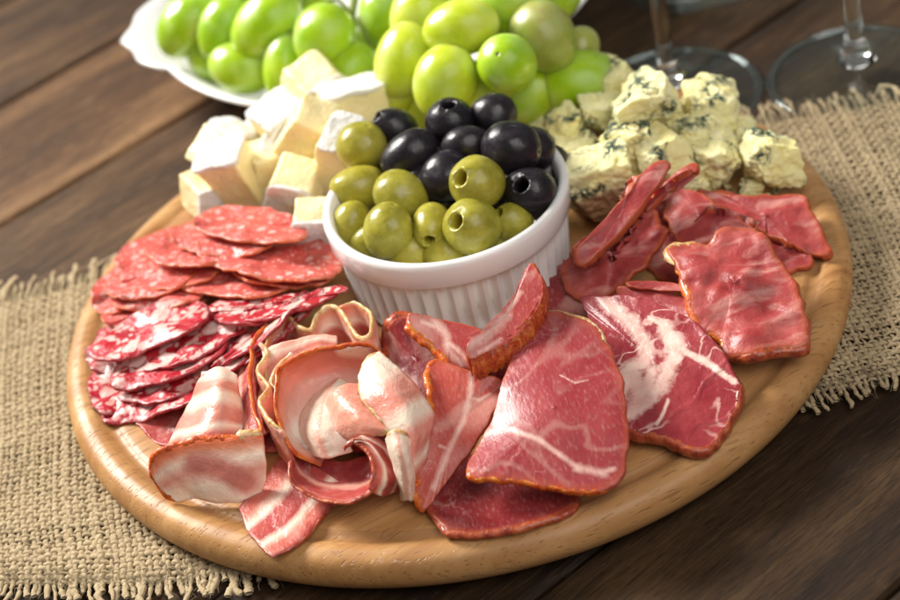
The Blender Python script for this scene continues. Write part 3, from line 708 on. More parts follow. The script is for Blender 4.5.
slice_('ham_slice', [(580, 299, .035), (600, 297, .037), (640, 299, .039), (690, 320, .038), (716, 346, .036), (737, 380, .032), (735, 405, .029), (714, 438, .027), (690, 446, .027), (660, 436, .028), (628, 427, .029), (612, 395, .032), (600, 345, .034), (590, 320, .034)], .0052, MT_COPPA,
       'marbled coppa slice with broad white fat seams right of the largest slice', 'ham', None, [(MT_R_BR, 4.5, 10.6)], wav=.0012, rindw=.34, fat=[(8, [(606, 304), (630, 320), (643, 340), (646, 360), (630, 370), (622, 392)]), (8, [(664, 326), (676, 347), (670, 367), (660, 387), (645, 402), (628, 414)]), (3.5, [(677, 347), (706, 362), (734, 382)]), (12, [(632, 372), (640, 400)]), (8, [(652, 372), (640, 398)]), (2, [(668, 400), (664, 412), (657, 424)]), (3, [(664, 326), (650, 318)])])

# ------------------------------------------------------------------ dried meat
GD = 'dried smoked meat pieces at the right'
def dry(pts, th, label, wav=.0018, bulge=.0, r=None, rw=.35):
    if 'largest' not in label: r = None
    th *= .85
    slice_('dried_meat_piece', pts, th, MT_DRY, label, 'dried meat', GD, r, wav=wav, bulge=bulge, rindw=rw, rag=1.9 if wav > .001 else .6)
dry([(640, 255, .024), (652, 205, .030), (680, 195, .030), (700, 250, .026), (678, 285, .023)], .003, 'dark dried meat piece in the shadow behind the large front one')
dry([(770, 225, .024), (800, 240, .024), (812, 256, .0235), (802, 266, .0235), (775, 268, .023)], .003, 'dark dried meat piece peeking out from under the right hand ones')
dry([(560, 266, .034), (571, 256, .036), (583, 262, .034), (608, 252, .036), (630, 232, .040), (648, 209, .045), (656, 222, .043), (666, 230, .042), (657, 246, .038), (642, 266, .034), (622, 284, .030), (598, 299, .027), (577, 298, .027), (564, 284, .030)], .0038, 'curved dried meat piece with an amber edge beside the ramekin', r=[(MT_R_BR, 7, 13)], rw=.3)
dry([(640, 193, .046), (659, 184, .048), (690, 163, .052), (696, 170, .051), (672, 187, .048), (648, 208, .045), (616, 236, .041), (594, 262, .037), (587, 256, .038), (612, 223, .043)], .0040, 'thin dark dried meat strip behind the long bright strip', wav=.0006)
dry([(575, 253, .047), (583, 243, .049), (604, 219, .052), (626, 196, .056), (644, 172, .059), (661, 160, .061), (670, 165, .060), (658, 183, .057), (644, 202, .054), (628, 222, .051), (604, 246, .047), (588, 262, .044), (578, 264, .044)], .0055, 'longest bright red dried meat strip leaning toward the blue cheese', wav=.0008, r=[(MT_R_OR, 6, 12)], rw=.35)
dry([(619, 287, .036), (650, 290, .036), (684, 297, .036), (690, 308, .036), (690, 322, .034), (652, 311, .033), (622, 301, .032)], .005, 'thick dried meat strip lying just above the marbled slice', wav=.0006, r=[(MT_R_OR, 3.6, 6.6)], rw=.3)
dry([(630, 281, .038), (673, 282, .039), (684, 290, .039), (655, 289, .038), (633, 287, .038)], .0022, 'thin pale dried meat sliver on top of the thick strip', wav=.0005)
dry([(695, 192, .030), (706, 189, .031), (743, 196, .032), (795, 193, .032), (811, 208, .031), (829, 240, .027), (825, 251, .026), (808, 250, .026), (780, 241, .027), (756, 225, .029), (730, 218, .031), (714, 205, .031)], .0050, 'dried meat piece pointing at the right rim of the board', r=[(MT_R_BR, 5, 8.6)], rw=.3)
dry([(663, 190, .036), (670, 185, .038), (683, 187, .038), (708, 197, .038), (742, 217, .036), (754, 234, .034), (722, 236, .033), (706, 243, .032), (680, 241, .032), (667, 216, .033)], .0050, 'dried meat piece with pale streaks behind the large front one', r=[(MT_R_OR, 5.5, 9.9)], rw=.35)
dry([(670, 247, .044), (684, 239, .046), (708, 239, .046), (722, 229, .046), (750, 225, .045), (760, 232, .044), (772, 245, .043), (787, 271, .041), (802, 307, .036), (809, 338, .031), (795, 349, .030), (764, 354, .031), (729, 357, .031), (721, 341, .033), (711, 330, .035), (697, 332, .035), (688, 297, .039), (680, 274, .042)], .0055, 'largest dried meat piece with jagged amber edges lying in front at the right', wav=.0026, bulge=.002, r=[(MT_R_OR, 12, 17.5), (MT_R_BR, 9.2, 12), (MT_R_YE, 17.5, 19.5)], rw=.55)

# ------------------------------------------------------------------ bacon
GB = 'curled bacon slices at the front left'
def bacon(grid, mat, label, rind=None, th=.0014, **k): return patch('bacon_slice', grid, th, mat, label, 'bacon', GB, rind, **k)
def upright(path, h0, zt, lean, mat, label, rmat, sag=0):
    rows = []
    for i, (px, py) in enumerate(path):
        z = zt[i] if isinstance(zt, list) else zt
        p = at(px, py, z); q = Vector((p.x + lean[0], p.y + lean[1], h0)); mid = (p + q) / 2 + Vector((0, sag, 0))
        rows.append([p, mid, q])
    return patch('bacon_slice', rows, .0018, mat, label, 'bacon', GB, [(rmat, 'v0', 0, 1, .9)], world=True, nu=110)
slice_('bacon_slice', [(135, 415, .0215), (180, 408, .022), (190, 425, .022), (180, 441, .022), (163, 443, .022), (146, 432, .0215)], .0018, MT_BAC4, 'dark bacon end lying under the dark salami', 'bacon', GB)
# base filler under the heap
bacon([[(255, 350, .024), (262, 400, .024), (262, 450, .023)], [(320, 345, .026), (325, 400, .026), (320, 450, .024)], [(400, 360, .026), (405, 410, .026), (400, 450, .024)]], MT_BAC4, 'red bacon slice at the bottom of the heap filling the gaps')
bacon([[(238, 508, .0225), (252, 536, .0228), (272, 557, .0230)], [(262, 482, .0235), (282, 510, .0240), (300, 541, .0230)], [(276, 462, .025), (304, 484, .025), (325, 513, .0230)], [(285, 445, .027), (315, 465, .027), (352, 490, .025)]], MT_BAC2,
      'flat bacon slice hanging lowest at the front with a white stripe down its length', [(MT_R_BR, 'v1', 0, .8, .5), (MT_R_BR, 'u0', .3, 1, .5)], bandv=True)
bacon([[(272, 318, .040), (284, 330, .030)], [(256, 343, .040), (268, 350, .028)], [(251, 374, .040), (264, 378, .027)], [(254, 404, .040), (262, 408, .026)], [(262, 430, .040), (262, 436, .026)], [(250, 440, .038), (246, 446, .024)]], MT_BAC4,
      'narrow upright bacon slice with a long curved orange edge behind the folded one', [(MT_R_OR, 'v0', 0, 1, 1.1)])
bacon([[(270, 316, .036), (240, 345, .032), (232, 365, .030)], [(256, 343, .038), (238, 370, .034), (228, 390, .030)], [(252, 374, .040), (238, 400, .034), (230, 410, .030)], [(256, 405, .040), (242, 425, .036), (232, 432, .030)], [(264, 432, .040), (250, 440, .036), (236, 440, .032)]], MT_BAC4,
      'dark pink bacon slice in the hollow between the salami and the curls', None)
# folded slice: cone at the back and panel in front, one sheet
fold = thing('bacon_slice', at(205, 460, .0203), 'large folded bacon slice at the left with a cone top and wide pale front', 'bacon', GB)
a = patch('fold_back', [[(203, 374, .044), (219, 366, .046), (236, 375, .043)], [(194, 390, .038), (217, 384, .048), (240, 392, .040)], [(180, 420, .032), (212, 412, .044), (244, 418, .036)], [(160, 455, .028), (202, 444, .038), (252, 440, .033)]], .0018, MT_BACU, None, None, None, None, parent=fold, nu=48)
b = patch('fold_front', [[(150, 474, .034), (161, 489, .027), (176, 502, .0225)], [(158, 457, .040), (176, 480, .031), (196, 499, .0225)], [(190, 443, .043), (204, 472, .034), (218, 504, .0225)], [(232, 438, .043), (240, 470, .034), (242, 503, .0225)], [(262, 436, .042), (265, 466, .034), (262, 495, .0225)]], .0018, MT_BACF, None, None, None, [(MT_R_OR, 'v0', 0, .8, 1.0), (MT_R_YE, 'v0', .78, 1, 1.6), (MT_R_OR, 'u0', 0, 1, .9)], parent=fold, fat=[(11, [(196, 463), (218, 468), (246, 482)])])
for o in (a, b):
    o.location = -fold.location
# ruffle with golden edge
upright([(266, 350), (272, 330), (286, 319), (298, 330), (313, 331), (320, 315), (333, 310), (346, 322), (353, 337), (364, 341), (374, 332), (373, 313), (357, 303), (340, 306)], .0225, .042, (.001, -.003), MT_BAC3,
        'wavy ruffled bacon fat with a golden edge against the foot of the ramekin', MT_R_YE)
bacon([[(262, 352, .044), (270, 385, .040), (282, 428, .034)], [(285, 342, .046), (290, 366, .040), (292, 400, .034)], [(318, 334, .045), (318, 350, .042), (312, 372, .036)], [(336, 336, .043), (336, 350, .041), (330, 362, .036)]], MT_BAC1,
      'pale bacon slice draped behind the open cup shaped one', [(MT_R_YE, 'u0', 0, .9, .7)])
# open cup
bacon([[(322, 466, .028), (326, 456, .029), (336, 446, .030)], [(296, 450, .037), (304, 448, .033), (320, 450, .031)], [(282, 424, .044), (291, 430, .036), (306, 448, .032)], [(278, 396, .050), (292, 410, .038), (312, 440, .034)], [(283, 369, .053), (300, 390, .038), (322, 425, .035)], [(308, 355, .054), (322, 378, .037), (338, 415, .034)], [(342, 348, .053), (350, 372, .037), (356, 405, .034)], [(370, 347, .051), (374, 368, .038), (374, 395, .034)], [(382, 356, .049), (386, 374, .040), (384, 395, .036)]], MT_BACC,
      'open cup shaped bacon curl with an orange rim in the middle of the heap', [(MT_R_OR, 'v0', 0, 1, 1.1)], nu=90, fat=[(11, [(300, 432), (318, 412), (334, 394)]), (6, [(342, 350), (365, 352)])])
bacon([[(326, 384, .038), (338, 378, .043), (352, 384, .041)], [(308, 402, .037), (324, 400, .044), (346, 406, .042)], [(298, 428, .035), (316, 430, .043), (342, 430, .041)], [(306, 454, .029), (326, 458, .036), (352, 450, .036)]], MT_BACW,
      'thick white bulge of bacon fat spilling out of the cup shaped curl', None)
bacon([[(324, 412, .042), (330, 394, .047), (346, 384, .049), (364, 384, .047)], [(332, 432, .041), (342, 412, .048), (354, 402, .050), (370, 402, .047)], [(348, 441, .039), (360, 428, .046), (372, 418, .048), (386, 416, .045)], [(368, 442, .038), (378, 434, .044), (388, 428, .046), (396, 428, .043)]], MT_BACP,
      'small pink bacon roll lying in the cup shaped curl', [(MT_R_YE, 'u1', .2, 1, 1.2), (MT_R_OR, 'v1', .4, 1, .8)])
bacon([[(357, 376, .051), (366, 358, .054), (380, 351, .052)], [(364, 400, .050), (384, 380, .055), (404, 372, .050)], [(384, 424, .047), (404, 406, .052), (424, 396, .046)], [(398, 446, .042), (414, 432, .046), (436, 416, .042)], [(402, 474, .032), (412, 466, .037), (430, 446, .036)], [(403, 498, .024), (412, 494, .026), (424, 480, .028)]], MT_BACU,
      'white and pink striped bacon slice sweeping down right of the cup shaped curl', [(MT_R_YE, 'v0', 0, .45, .8), (MT_R_YE, 'u0', 0, 1, .8)])
bacon([[(386, 438, .050), (394, 432, .053), (404, 433, .052), (412, 440, .048)], [(389, 456, .044), (396, 452, .049), (406, 453, .048), (413, 460, .042)], [(396, 476, .036), (402, 474, .041), (410, 474, .040), (416, 480, .034)], [(401, 500, .024), (405, 500, .028), (411, 500, .028), (416, 500, .023)]], MT_BACW,
      'slim white roll of bacon fat hanging down beside the golden edged ham', [(MT_R_YE, 'u0', 0, 1, 1.0)])
bacon([[(290, 352, .046), (284, 362, .042), (276, 372, .038)], [(276, 366, .045), (268, 374, .040), (262, 384, .034)], [(270, 384, .044), (266, 394, .038), (258, 402, .032)], [(282, 400, .042), (274, 410, .036), (262, 418, .030)], [(280, 418, .040), (272, 426, .033), (262, 434, .028)]], MT_BACU,
      'small ruffled bacon ribbon left of the open cup shaped curl', [(MT_R_YE, 'v0', 0, 1, .7)])
upright([(262, 342), (270, 356), (261, 372), (271, 388), (263, 404), (272, 420), (284, 430)], .024, .0445, (.002, -.002), MT_BACP,
        'thin zigzag bacon ribbon with a golden edge beside the narrow upright slice', MT_R_YE)
# bottom curl with brown edge
bacon([[(292, 465, .036), (296, 456, .030), (310, 446, .028)], [(294, 482, .034), (306, 472, .027), (322, 456, .028)], [(318, 496, .033), (330, 482, .026), (340, 462, .028)], [(350, 501, .033), (356, 482, .027), (360, 458, .030)], [(372, 488, .035), (376, 474, .030), (378, 452, .034)], [(376, 470, .038), (380, 462, .034), (384, 446, .036)]], MT_BAC4,
      'dark red inner fold of the bacon curl lowest in the heap', [(MT_R_BR, 'v0', 0, 1, 1.0)], nu=80)
bacon([[(372, 490, .036), (384, 497, .028), (400, 492, .0225)], [(377, 470, .040), (390, 480, .034), (403, 482, .026)], [(370, 452, .043), (386, 460, .040), (402, 468, .030)], [(354, 442, .044), (372, 444, .044), (394, 450, .036)], [(345, 452, .042), (350, 440, .045), (372, 434, .042)]], MT_BAC2,
      'pink outer side of a bacon curl standing on the wood beside the ham', [(MT_R_BR, 'v0', 0, 1, .9)], nu=80)
# ------------------------------------------------------------------ cheese
def cube_dirs(n):
    V = {}; L = []; F = []
    def vid(p):
        k = tuple(round(q, 5) for q in p)
        if k not in V: V[k] = len(L); L.append(Vector(p))
        return V[k]
    lin = [math.tan((2 * i / n - 1) * math.pi / 4) for i in range(n + 1)]
    for ax in range(3):
        for s in (-1, 1):
            for i in range(n):
                for j in range(n):
                    q = []
                    for (a, b) in ((i, j), (i + 1, j), (i + 1, j + 1), (i, j + 1)):
                        p = [0, 0, 0]; p[ax] = s; p[(ax + 1) % 3] = lin[a]; p[(ax + 2) % 3] = lin[b]; q.append(vid(p))
                    F.append(tuple(q if s > 0 else q[::-1]))
    return L, F
CD = {n: cube_dirs(n) for n in (26, 34, 44)}
m = M('camembert_paste', rough=.38, sss=.5, rad=(1, .75, .35), scale=.005, coat=.1)
v = m.attr('sl'); n_ = m.noise(v, 60, 4); m.color(m.ramp(n_, [(.3, (.90, .74, .38)), (.7, (.95, .84, .52))])); m.bump(m.noise(v, 260, 5, .6), .0005); MT_PASTE = m
m = M('camembert_rind', rough=.75, sss=.3, rad=(1, .9, .8), scale=.002, spec=.25)
v = m.attr('sl'); n_ = m.noise(v, 140, 5, .65); m.color(m.ramp(n_, [(.3, (.74, .68, .60)), (.5, (.85, .83, .80)), (.75, (.90, .90, .89))])); m.bump(m.noise(v, 320, 6, .7), .0012); MT_RIND = m
def block(name, dirs, dims, p, rot, loc, mat, parent, seed, amp, off=(0, 0, 0), taper=0):
    L, F = CD[dirs]; V = []; S = []
    for d in L:
        r = (abs(d.x) ** p + abs(d.y) ** p + abs(d.z) ** p) ** (-1 / p); q = d * r
        q = Vector((q.x * dims[0], q.y * dims[1], q.z * dims[2])) + Vector(off)
        q.x *= 1 - taper * q.z / max(dims[2], .006)
        q += amp * Vector((nz(q, 130, seed), nz(q, 130, seed + 7), nz(q, 130, seed + 13))) + amp * .35 * Vector((nz(q, 600, seed), nz(q, 600, seed + 3), nz(q, 600, seed + 5)))
        V.append(rot @ q); S.append(tuple(q + Vector((seed * .11, seed * .05, 0))))
    o = mesh(name, V, F, mat, parent, sl=S)
    if parent is None: o.location = loc
    return o
def camembert(px, py, z, d, rotv, rinds, taper, label, seed):
    """rotv: x, y and z axes given as image right / up / towards angles in degrees (euler in the board frame)"""
    c = at(px, py, z); rot = Matrix.Rotation(R(rotv[2]), 3, 'Z') @ Matrix.Rotation(R(rotv[1]), 3, 'Y') @ Matrix.Rotation(R(rotv[0]), 3, 'X')
    d = tuple(q * .00112 for q in d)
    root = block('camembert_wedge', 44, d, 18, rot, c, MT_PASTE, None, seed, .0008, taper=taper)
    tag(root, label, 'cheese', 'camembert wedges')
    for f in rinds:
        ax = 'xyz'.index(f[1]); s = 1 if f[0] == '+' else -1
        dd = [q * 1.045 + .0002 for q in d]; dd[ax] = .0012; off = [0, 0, 0]; off[ax] = s * (d[ax] + .0001)
        block('rind', 26, dd, 7, rot, c, MT_RIND, root, seed + 31, .0010, off, taper)
for i, a in enumerate([
    (315, 84, .050, (11, 9, 8), (15, -8, 20), ('-y',), .3, 'camembert piece topmost at the back touching the grapes'),
    (353, 103, .052, (12, 9, 6.5), (-12, 6, 12), ('+z',), 0, 'camembert piece with a bright white rind cap behind the top green olive'),
    (312, 133, .052, (10, 7.5, 14), (20, 28, -20), ('-z',), .25, 'large yellow camembert wedge leaning in the middle of the heap'),
    (343, 157, .050, (8, 9, 15), (16, 18, -28), ('+z',), .1, 'tall camembert wedge with white rind top pressed against the ramekin'),
    (283, 128, .043, (9, 8, 11), (10, -12, 30), ('-y', '+z'), 0, 'camembert piece with its chalky rind facing out behind the tall yellow one'),
    (230, 144, .040, (12, 8, 7), (8, 22, 35), ('+z',), .35, 'camembert piece at the far left with a flat yellow top'),
    (236, 176, .038, (8, 7.5, 13), (12, -14, -22), ('+z', '-z'), -.1, 'upright camembert slab with a smooth yellow front near the salami'),
    (208, 193, .029, (8, 9, 7.5), (4, 8, 25), ('-y',), 0, 'low camembert piece leftmost on the board rim with a white rind front'),
    (299, 190, .037, (10, 8, 12), (18, 14, -25), ('-z', '-y'), .2, 'pale camembert wedge beside the left rim of the ramekin'),
    (270, 170, .033, (7, 9, 10), (0, 5, 10), (), 0, 'small yellow camembert piece in the shade between two taller ones'),
    (316, 226, .034, (7, 7, 9), (10, 5, -10), ('-y',), 0, 'little camembert piece with white rind wedged between salami and ramekin'),
    (262, 150, .030, (11, 9, 9), (0, 5, 50), ('+z',), 0, 'camembert piece low in the back of the heap')]):
    camembert(*a[:7], a[7], 11 + i * 3)

m = M('blue_cheese', rough=.6, sss=.4, rad=(1, .85, .5), scale=.003, spec=.3)
v = m.attr('sl'); b0 = m.noise(v, 70, 5, .65)
c = m.ramp(b0, [(.3, (.93, .80, .33)), (.5, (.97, .89, .46)), (.75, (.98, .93, .60))])
vn = m.noise(m.warp(v, 160, .006), 150, 4, .6); veins = m.ramp(m.math('ABSOLUTE', m.math('SUBTRACT', vn, .5)), [(.0, 1), (.05, .9), (.09, 0)])
patch = m.ramp(m.noise(v, 75, 3), [(.50, 0), (.60, 1)])
sp = m.ramp(m.noise(v, 140, 5, .7), [(.57, 0), (.62, 1)])
vm = m.math('MULTIPLY', m.math('MAXIMUM', veins, m.math('MULTIPLY', sp, .9)), patch)
c = m.mix(m.math('MULTIPLY', patch, .12), c, (.60, .66, .45))
c = m.mix(vm, c, (.03, .075, .06)); rb = m.attr('t', 'Fac'); c = m.mix(rb, c, (.42, .24, .12))
m.color(c); m.bump(m.math('SUBTRACT', m.noise(v, 420, 6, .7), m.math('MULTIPLY', vm, .3)), .0010); MT_BLUE = m
def blue(px, py, z, rpx, seed, label, rind=0, flat=.85):
    c = at(px, py, z); k = (c - CP).dot(FW) / FPX; r = rpx * k * 1.19; rs = random.Random(seed)
    pl = []
    for _ in range(9):
        d = Vector((rs.gauss(0, 1), rs.gauss(0, 1), rs.gauss(0, .8))).normalized(); pl.append((d, rs.uniform(.70, .98)))
    for ax in ((1, 0, 0), (-1, 0, 0), (0, 1, 0), (0, -1, 0), (0, 0, 1), (0, 0, -1)):
        pl.append((Vector(ax), rs.uniform(.8, 1.0)))
    L, F = CD[44]; V = []; S = []; T = []
    for d in L:
        u = d.normalized(); s = 0
        for n, h in pl:
            q = u.dot(n) / h
            if q > 0: s += q ** 44
        rad = s ** (-1 / 44) * r
        p = u * rad
        crumb = max(0, nz(p, 170, seed + 20)) * .0024
        p = p * (1 - crumb / r) + u * (.0012 * nz(p, 260, seed) + .0006 * nz(p, 620, seed + 5) + .0003 * nz(p, 1400, seed))
        p.z *= flat
        V.append(p); S.append(tuple(p + Vector((seed * .19, seed * .03, 0)))); T.append(max(0, min(1, (-u.z * .8 - u.y * .6 - .35) * 4)) * rind)
    o = mesh('blue_cheese_chunk', V, F, MT_BLUE, sl=S, fl=T); o.location = c
    tag(o, label, 'blue cheese', 'crumbled blue cheese')
for i, a in enumerate([
    (612, 79, .046, 23, 'blue cheese chunk highest and farthest back behind the grapes'),
    (648, 104, .052, 31, 'large smooth fronted blue cheese cube on top of the heap'),
    (565, 124, .044, 19, 'pale pointed blue cheese chunk leftmost beside the grapes'),
    (603, 112, .042, 22, 'heavily veined blue cheese chunk behind the ramekin rim'),
    (541, 127, .034, 13, 'small blue cheese crumb squeezed against the black olives'),
    (600, 176, .040, 36, 'biggest blue cheese lump with a brown rind beside the ramekin'),
    (625, 142, .046, 24, 'ragged blue cheese chunk in the middle of the heap'),
    (664, 158, .040, 29, 'blue cheese chunk with dark green veins behind the meat strips'),
    (710, 112, .042, 29, 'blue cheese chunk with one round dark spot at the top right of the heap'),
    (769, 158, .034, 26, 'square blue cheese chunk rightmost at the board rim'),
    (718, 160, .034, 25, 'crumbly blue cheese chunk between the square one and the heap'),
    (692, 136, .040, 23, 'rounded blue cheese chunk low in the middle right'),
    (749, 190, .024, 11, 'tiny blue cheese crumb lying alone on the wood'),
    (695, 175, .030, 21, 'low blue cheese chunk above the dark beef piece'),
    (735, 135, .030, 21, 'blue cheese chunk tucked behind the square one'),
    (580, 150, .036, 22, 'blue cheese chunk just outside the right rim of the ramekin'),
    (565, 160, .03, 18, 'blue cheese chunk low against the right side of the ramekin'),
    (640, 185, .03, 22, 'blue cheese chunk low behind the long meat strip'),
    (585, 198, .027, 20, 'blue cheese chunk at the foot of the biggest lump')]):
    blue(*a[:4], 5 + i, a[4], rind=1 if i in (5, 18) else 0)

for i, (px, py, r) in enumerate([(742, 200, 5), (764, 196, 4), (728, 186, 5), (776, 190, 3.5), (560, 205, 4), (556, 216, 3)]):
    blue(px, py, .0215, r, 60 + i, ['crumb of blue cheese just left of the lone small chunk', 'crumb of blue cheese below the square chunk', 'crumb of blue cheese between the heap and the dried meat', 'smallest crumb of blue cheese under the square chunk', 'crumb of blue cheese against the right foot of the ramekin', 'lowest crumb of blue cheese beside the ramekin'][i])
# ------------------------------------------------------------------ white dish
def white_dish():
    cx, cy = 0.0, .243
    prof = [(.0001, 0), (.060, 0), (.064, .001), (.070, .004), (.088, .014), (.100, .0225), (.108, .0285), (.1125, .0305), (.1135, .0318), (.1120, .0328), (.1085, .0318), (.102, .027), (.088, .0165), (.068, .006), (.03, .004), (.0001, .004)]
    def dm(a, r, z, j):
        h = 0
        for a0 in (math.pi, 0):
            d = math.atan2(math.sin(a - a0), math.cos(a - a0))
            h += max(0, 1 - abs(d) / .34) ** .55 * (1 + .10 * math.cos(d * 30))
        return r + (.0145 * h if 6 <= j <= 10 else (.004 * h if j in (5, 11) else 0))
    V, F = lathe(prof, 240, (0, 0, 0), dm)
    o = mesh('serving_dish', V, F, MT_PORC); o.location = (cx, cy, .0005)
    tag(o, 'white porcelain dish with a scalloped tab handle holding green grapes behind the board', 'dish')
white_dish()
# ------------------------------------------------------------------ grapes
def grape_mat(name, ca, cb, cc):
    m = M(name, rough=.2, sss=1.0, rad=(.8, 1, .12), scale=.010, coat=.1, spec=.5, trans=.1)
    v = m.attr('sl'); n = m.noise(v, 55, 4, .6); c = m.ramp(n, [(.3, ca), (.6, cb), (.8, cc)])
    s = m.noise(v, 500, 2); c = m.mix(m.ramp(s, [(.74, 0), (.78, .5)]), c, (.12, .10, .02))
    c = m.mix(m.ramp(m.noise(v, 34, 4, .6), [(.58, 0), (.75, .4)]), c, (.50, .34, .08))
    bl = m.noise(v, 90, 3); c = m.mix(m.ramp(bl, [(.45, 0), (.75, .30)]), c, (.68, .78, .45))
    h = m.attr('t', 'Fac'); c = m.mix(h, c, (.10, .07, .02)); m.color(c); m.rough(m.ramp(bl, [(.35, .22), (.7, .5)])); return m
MT_GR1 = grape_mat('green_grape_skin', (.30, .52, .008), (.44, .64, .015), (.60, .72, .05))
MT_GR2 = grape_mat('yellow_green_grape_skin', (.50, .62, .02), (.64, .72, .05), (.76, .72, .14))
MT_GR3 = grape_mat('blushed_grape_skin', (.30, .38, .05), (.40, .40, .10), (.45, .22, .12))
MT_STEM = M('grape_stem_wood', rough=.6, sss=.2, rad=(.6, 1, .3), scale=.002, col=(.20, .24, .05))
def grape(root, px, py, z, rpx, asp, ax, mat, i, grow=1):
    c = at(px, py, z); k = (c - CP).dot(FW) / FPX; r = rpx * k * grow; L = r * (asp * .92 + .17); r *= .97
    axis = (RT * ax[0] + UP * ax[1] - FW * ax[2]).normalized(); rot = axis.to_track_quat('Z', 'Y').to_matrix()
    prof = [(.0005, .955), (.03, .955), (.05, .97), (.08, .99)] + [(math.sin(a), math.cos(a)) for a in [.14 + (math.pi - .16) * q / 20 for q in range(21)]]
    V, F = lathe(prof, 32); vv = []; T = []
    for (x, y, zz) in V:
        t = 1 + .03 * noise.noise(Vector((x * .9, y * .9, zz * .9 + i * 5))); T.append(1.0 if math.hypot(x, y) < .055 and zz > 0 else 0.)
        vv.append(rot @ Vector((x * r * t, y * r * t, zz * L * t * (1 - .05 * zz))))
    g = mesh('grape', vv, F, mat, root, sl=[(p.x + i * .13, p.y + i * .07, p.z) for p in vv], fl=T)
    g.location = c - Vector(root.location); return c, axis, L
def bunch(loc, label, items, stem, grow):
    root = thing('grape_bunch', loc, label, 'grapes', 'bunches of green grapes')
    res = [grape(root, *it, i, grow) for i, it in enumerate(items)]
    sp = [at(*p) for p in stem]; parts = [tube([cr(sp, t / 6) for t in range(6 * (len(sp) - 1) + 1)], lambda t: .0024 - .0008 * t, 8)]
    for c, axis, L in res:
        a = c + axis * L * .95; b = min(sp, key=lambda q: (q - a).length); mid = (a + b) / 2 + Vector((0, 0, .004))
        if (a - b).length < .05: parts.append(tube([cr([a, mid, b], t / 4) for t in range(9)], .0009, 6))
    V, F = cat(parts); s = mesh('stem', V, F, MT_STEM, root); s.location = -Vector(root.location)
g1, g2, g3 = MT_GR1, MT_GR2, MT_GR3
bunch((-.05, .23, .03), 'out of focus bunch of bright green grapes lying in the white dish at the left', [
    (188, 24, .050, 25, 1.25, (.6, .7, .2), g1), (224, 26, .052, 23, 1.3, (.35, .9, .1), g1), (268, 23, .058, 28, 1.25, (.7, .6, .2), g1),
    (243, 68, .040, 24, 1.2, (.9, -.2, .1), g1), (284, 66, .045, 19, 1.6, (.1, .95, .1), g1), (325, 37, .060, 29, 1.05, (.1, .9, .2), g1),
    (348, 72, .045, 26, 1.15, (.5, .5, 0), g1), (308, -4, .052, 22, 1.2, (.6, .6, 0), g1), (206, -18, .055, 26, 1.2, (.8, .3, 0), g1),
    (245, -16, .062, 26, 1.2, (.8, .3, 0), g1), (286, -22, .066, 27, 1.2, (.8, .3, 0), g1), (366, 48, .034, 24, 1.2, (.2, .9, 0), g1), (215, 60, .034, 20, 1.2, (.8, -.3, 0), g1),
    (325, 85, .036, 22, 1.2, (.8, .2, 0), g1)],
    [(320, -40, .070), (352, -16, .066), (352, 14, .060), (346, 44, .045)], 1.12)
bunch((.05, .17, .03), 'sharper bunch of yellow green grapes heaped behind the olives', [
    (463, 27, .080, 28, 1.25, (.93, .2, .1), g2), (445, 80, .066, 31, 1.1, (.25, .9, .2), g2), (404, 58, .064, 28, 1.28, (.35, .9, .1), g2),
    (420, 14, .074, 29, 1.15, (.3, .9, .1), g2), (507, 64, .072, 29, 1.05, (-.3, .2, .9), g1), (543, 35, .070, 31, 1.1, (-.5, .8, .1), g3),
    (578, 84, .045, 34, 1.25, (-.9, -.1, 0), g1), (530, 92, .045, 31, 1.2, (.8, .3, 0), g1), (580, 48, .055, 19, 1.1, (.3, .7, 0), g3),
    (514, 2, .078, 32, 1.2, (.8, -.2, 0), g1), (552, -4, .070, 27, 1.2, (.5, .6, 0), g1), (394, 92, .048, 26, 1.2, (.6, .5, 0), g2),
    (488, 92, .050, 28, 1.2, (.8, .5, 0), g2), (462, 105, .045, 27, 1.1, (.8, .5, 0), g2), (385, 10, .06, 25, 1.2, (.3, .8, 0), g1),
    (468, -28, .085, 28, 1.2, (.9, .3, 0), g2), (502, 30, .055, 25, 1.1, (.3, .8, 0), g1), (445, 45, .05, 27, 1.1, (.3, .8, 0), g2), (425, 105, .04, 24, 1.1, (.3, .8, 0), g2), (540, 60, .045, 27, 1.1, (.3, .8, 0), g1)],
    [(430, -40, .075), (480, 2, .055), (490, 45, .045), (470, 70, .040)], 1.06)

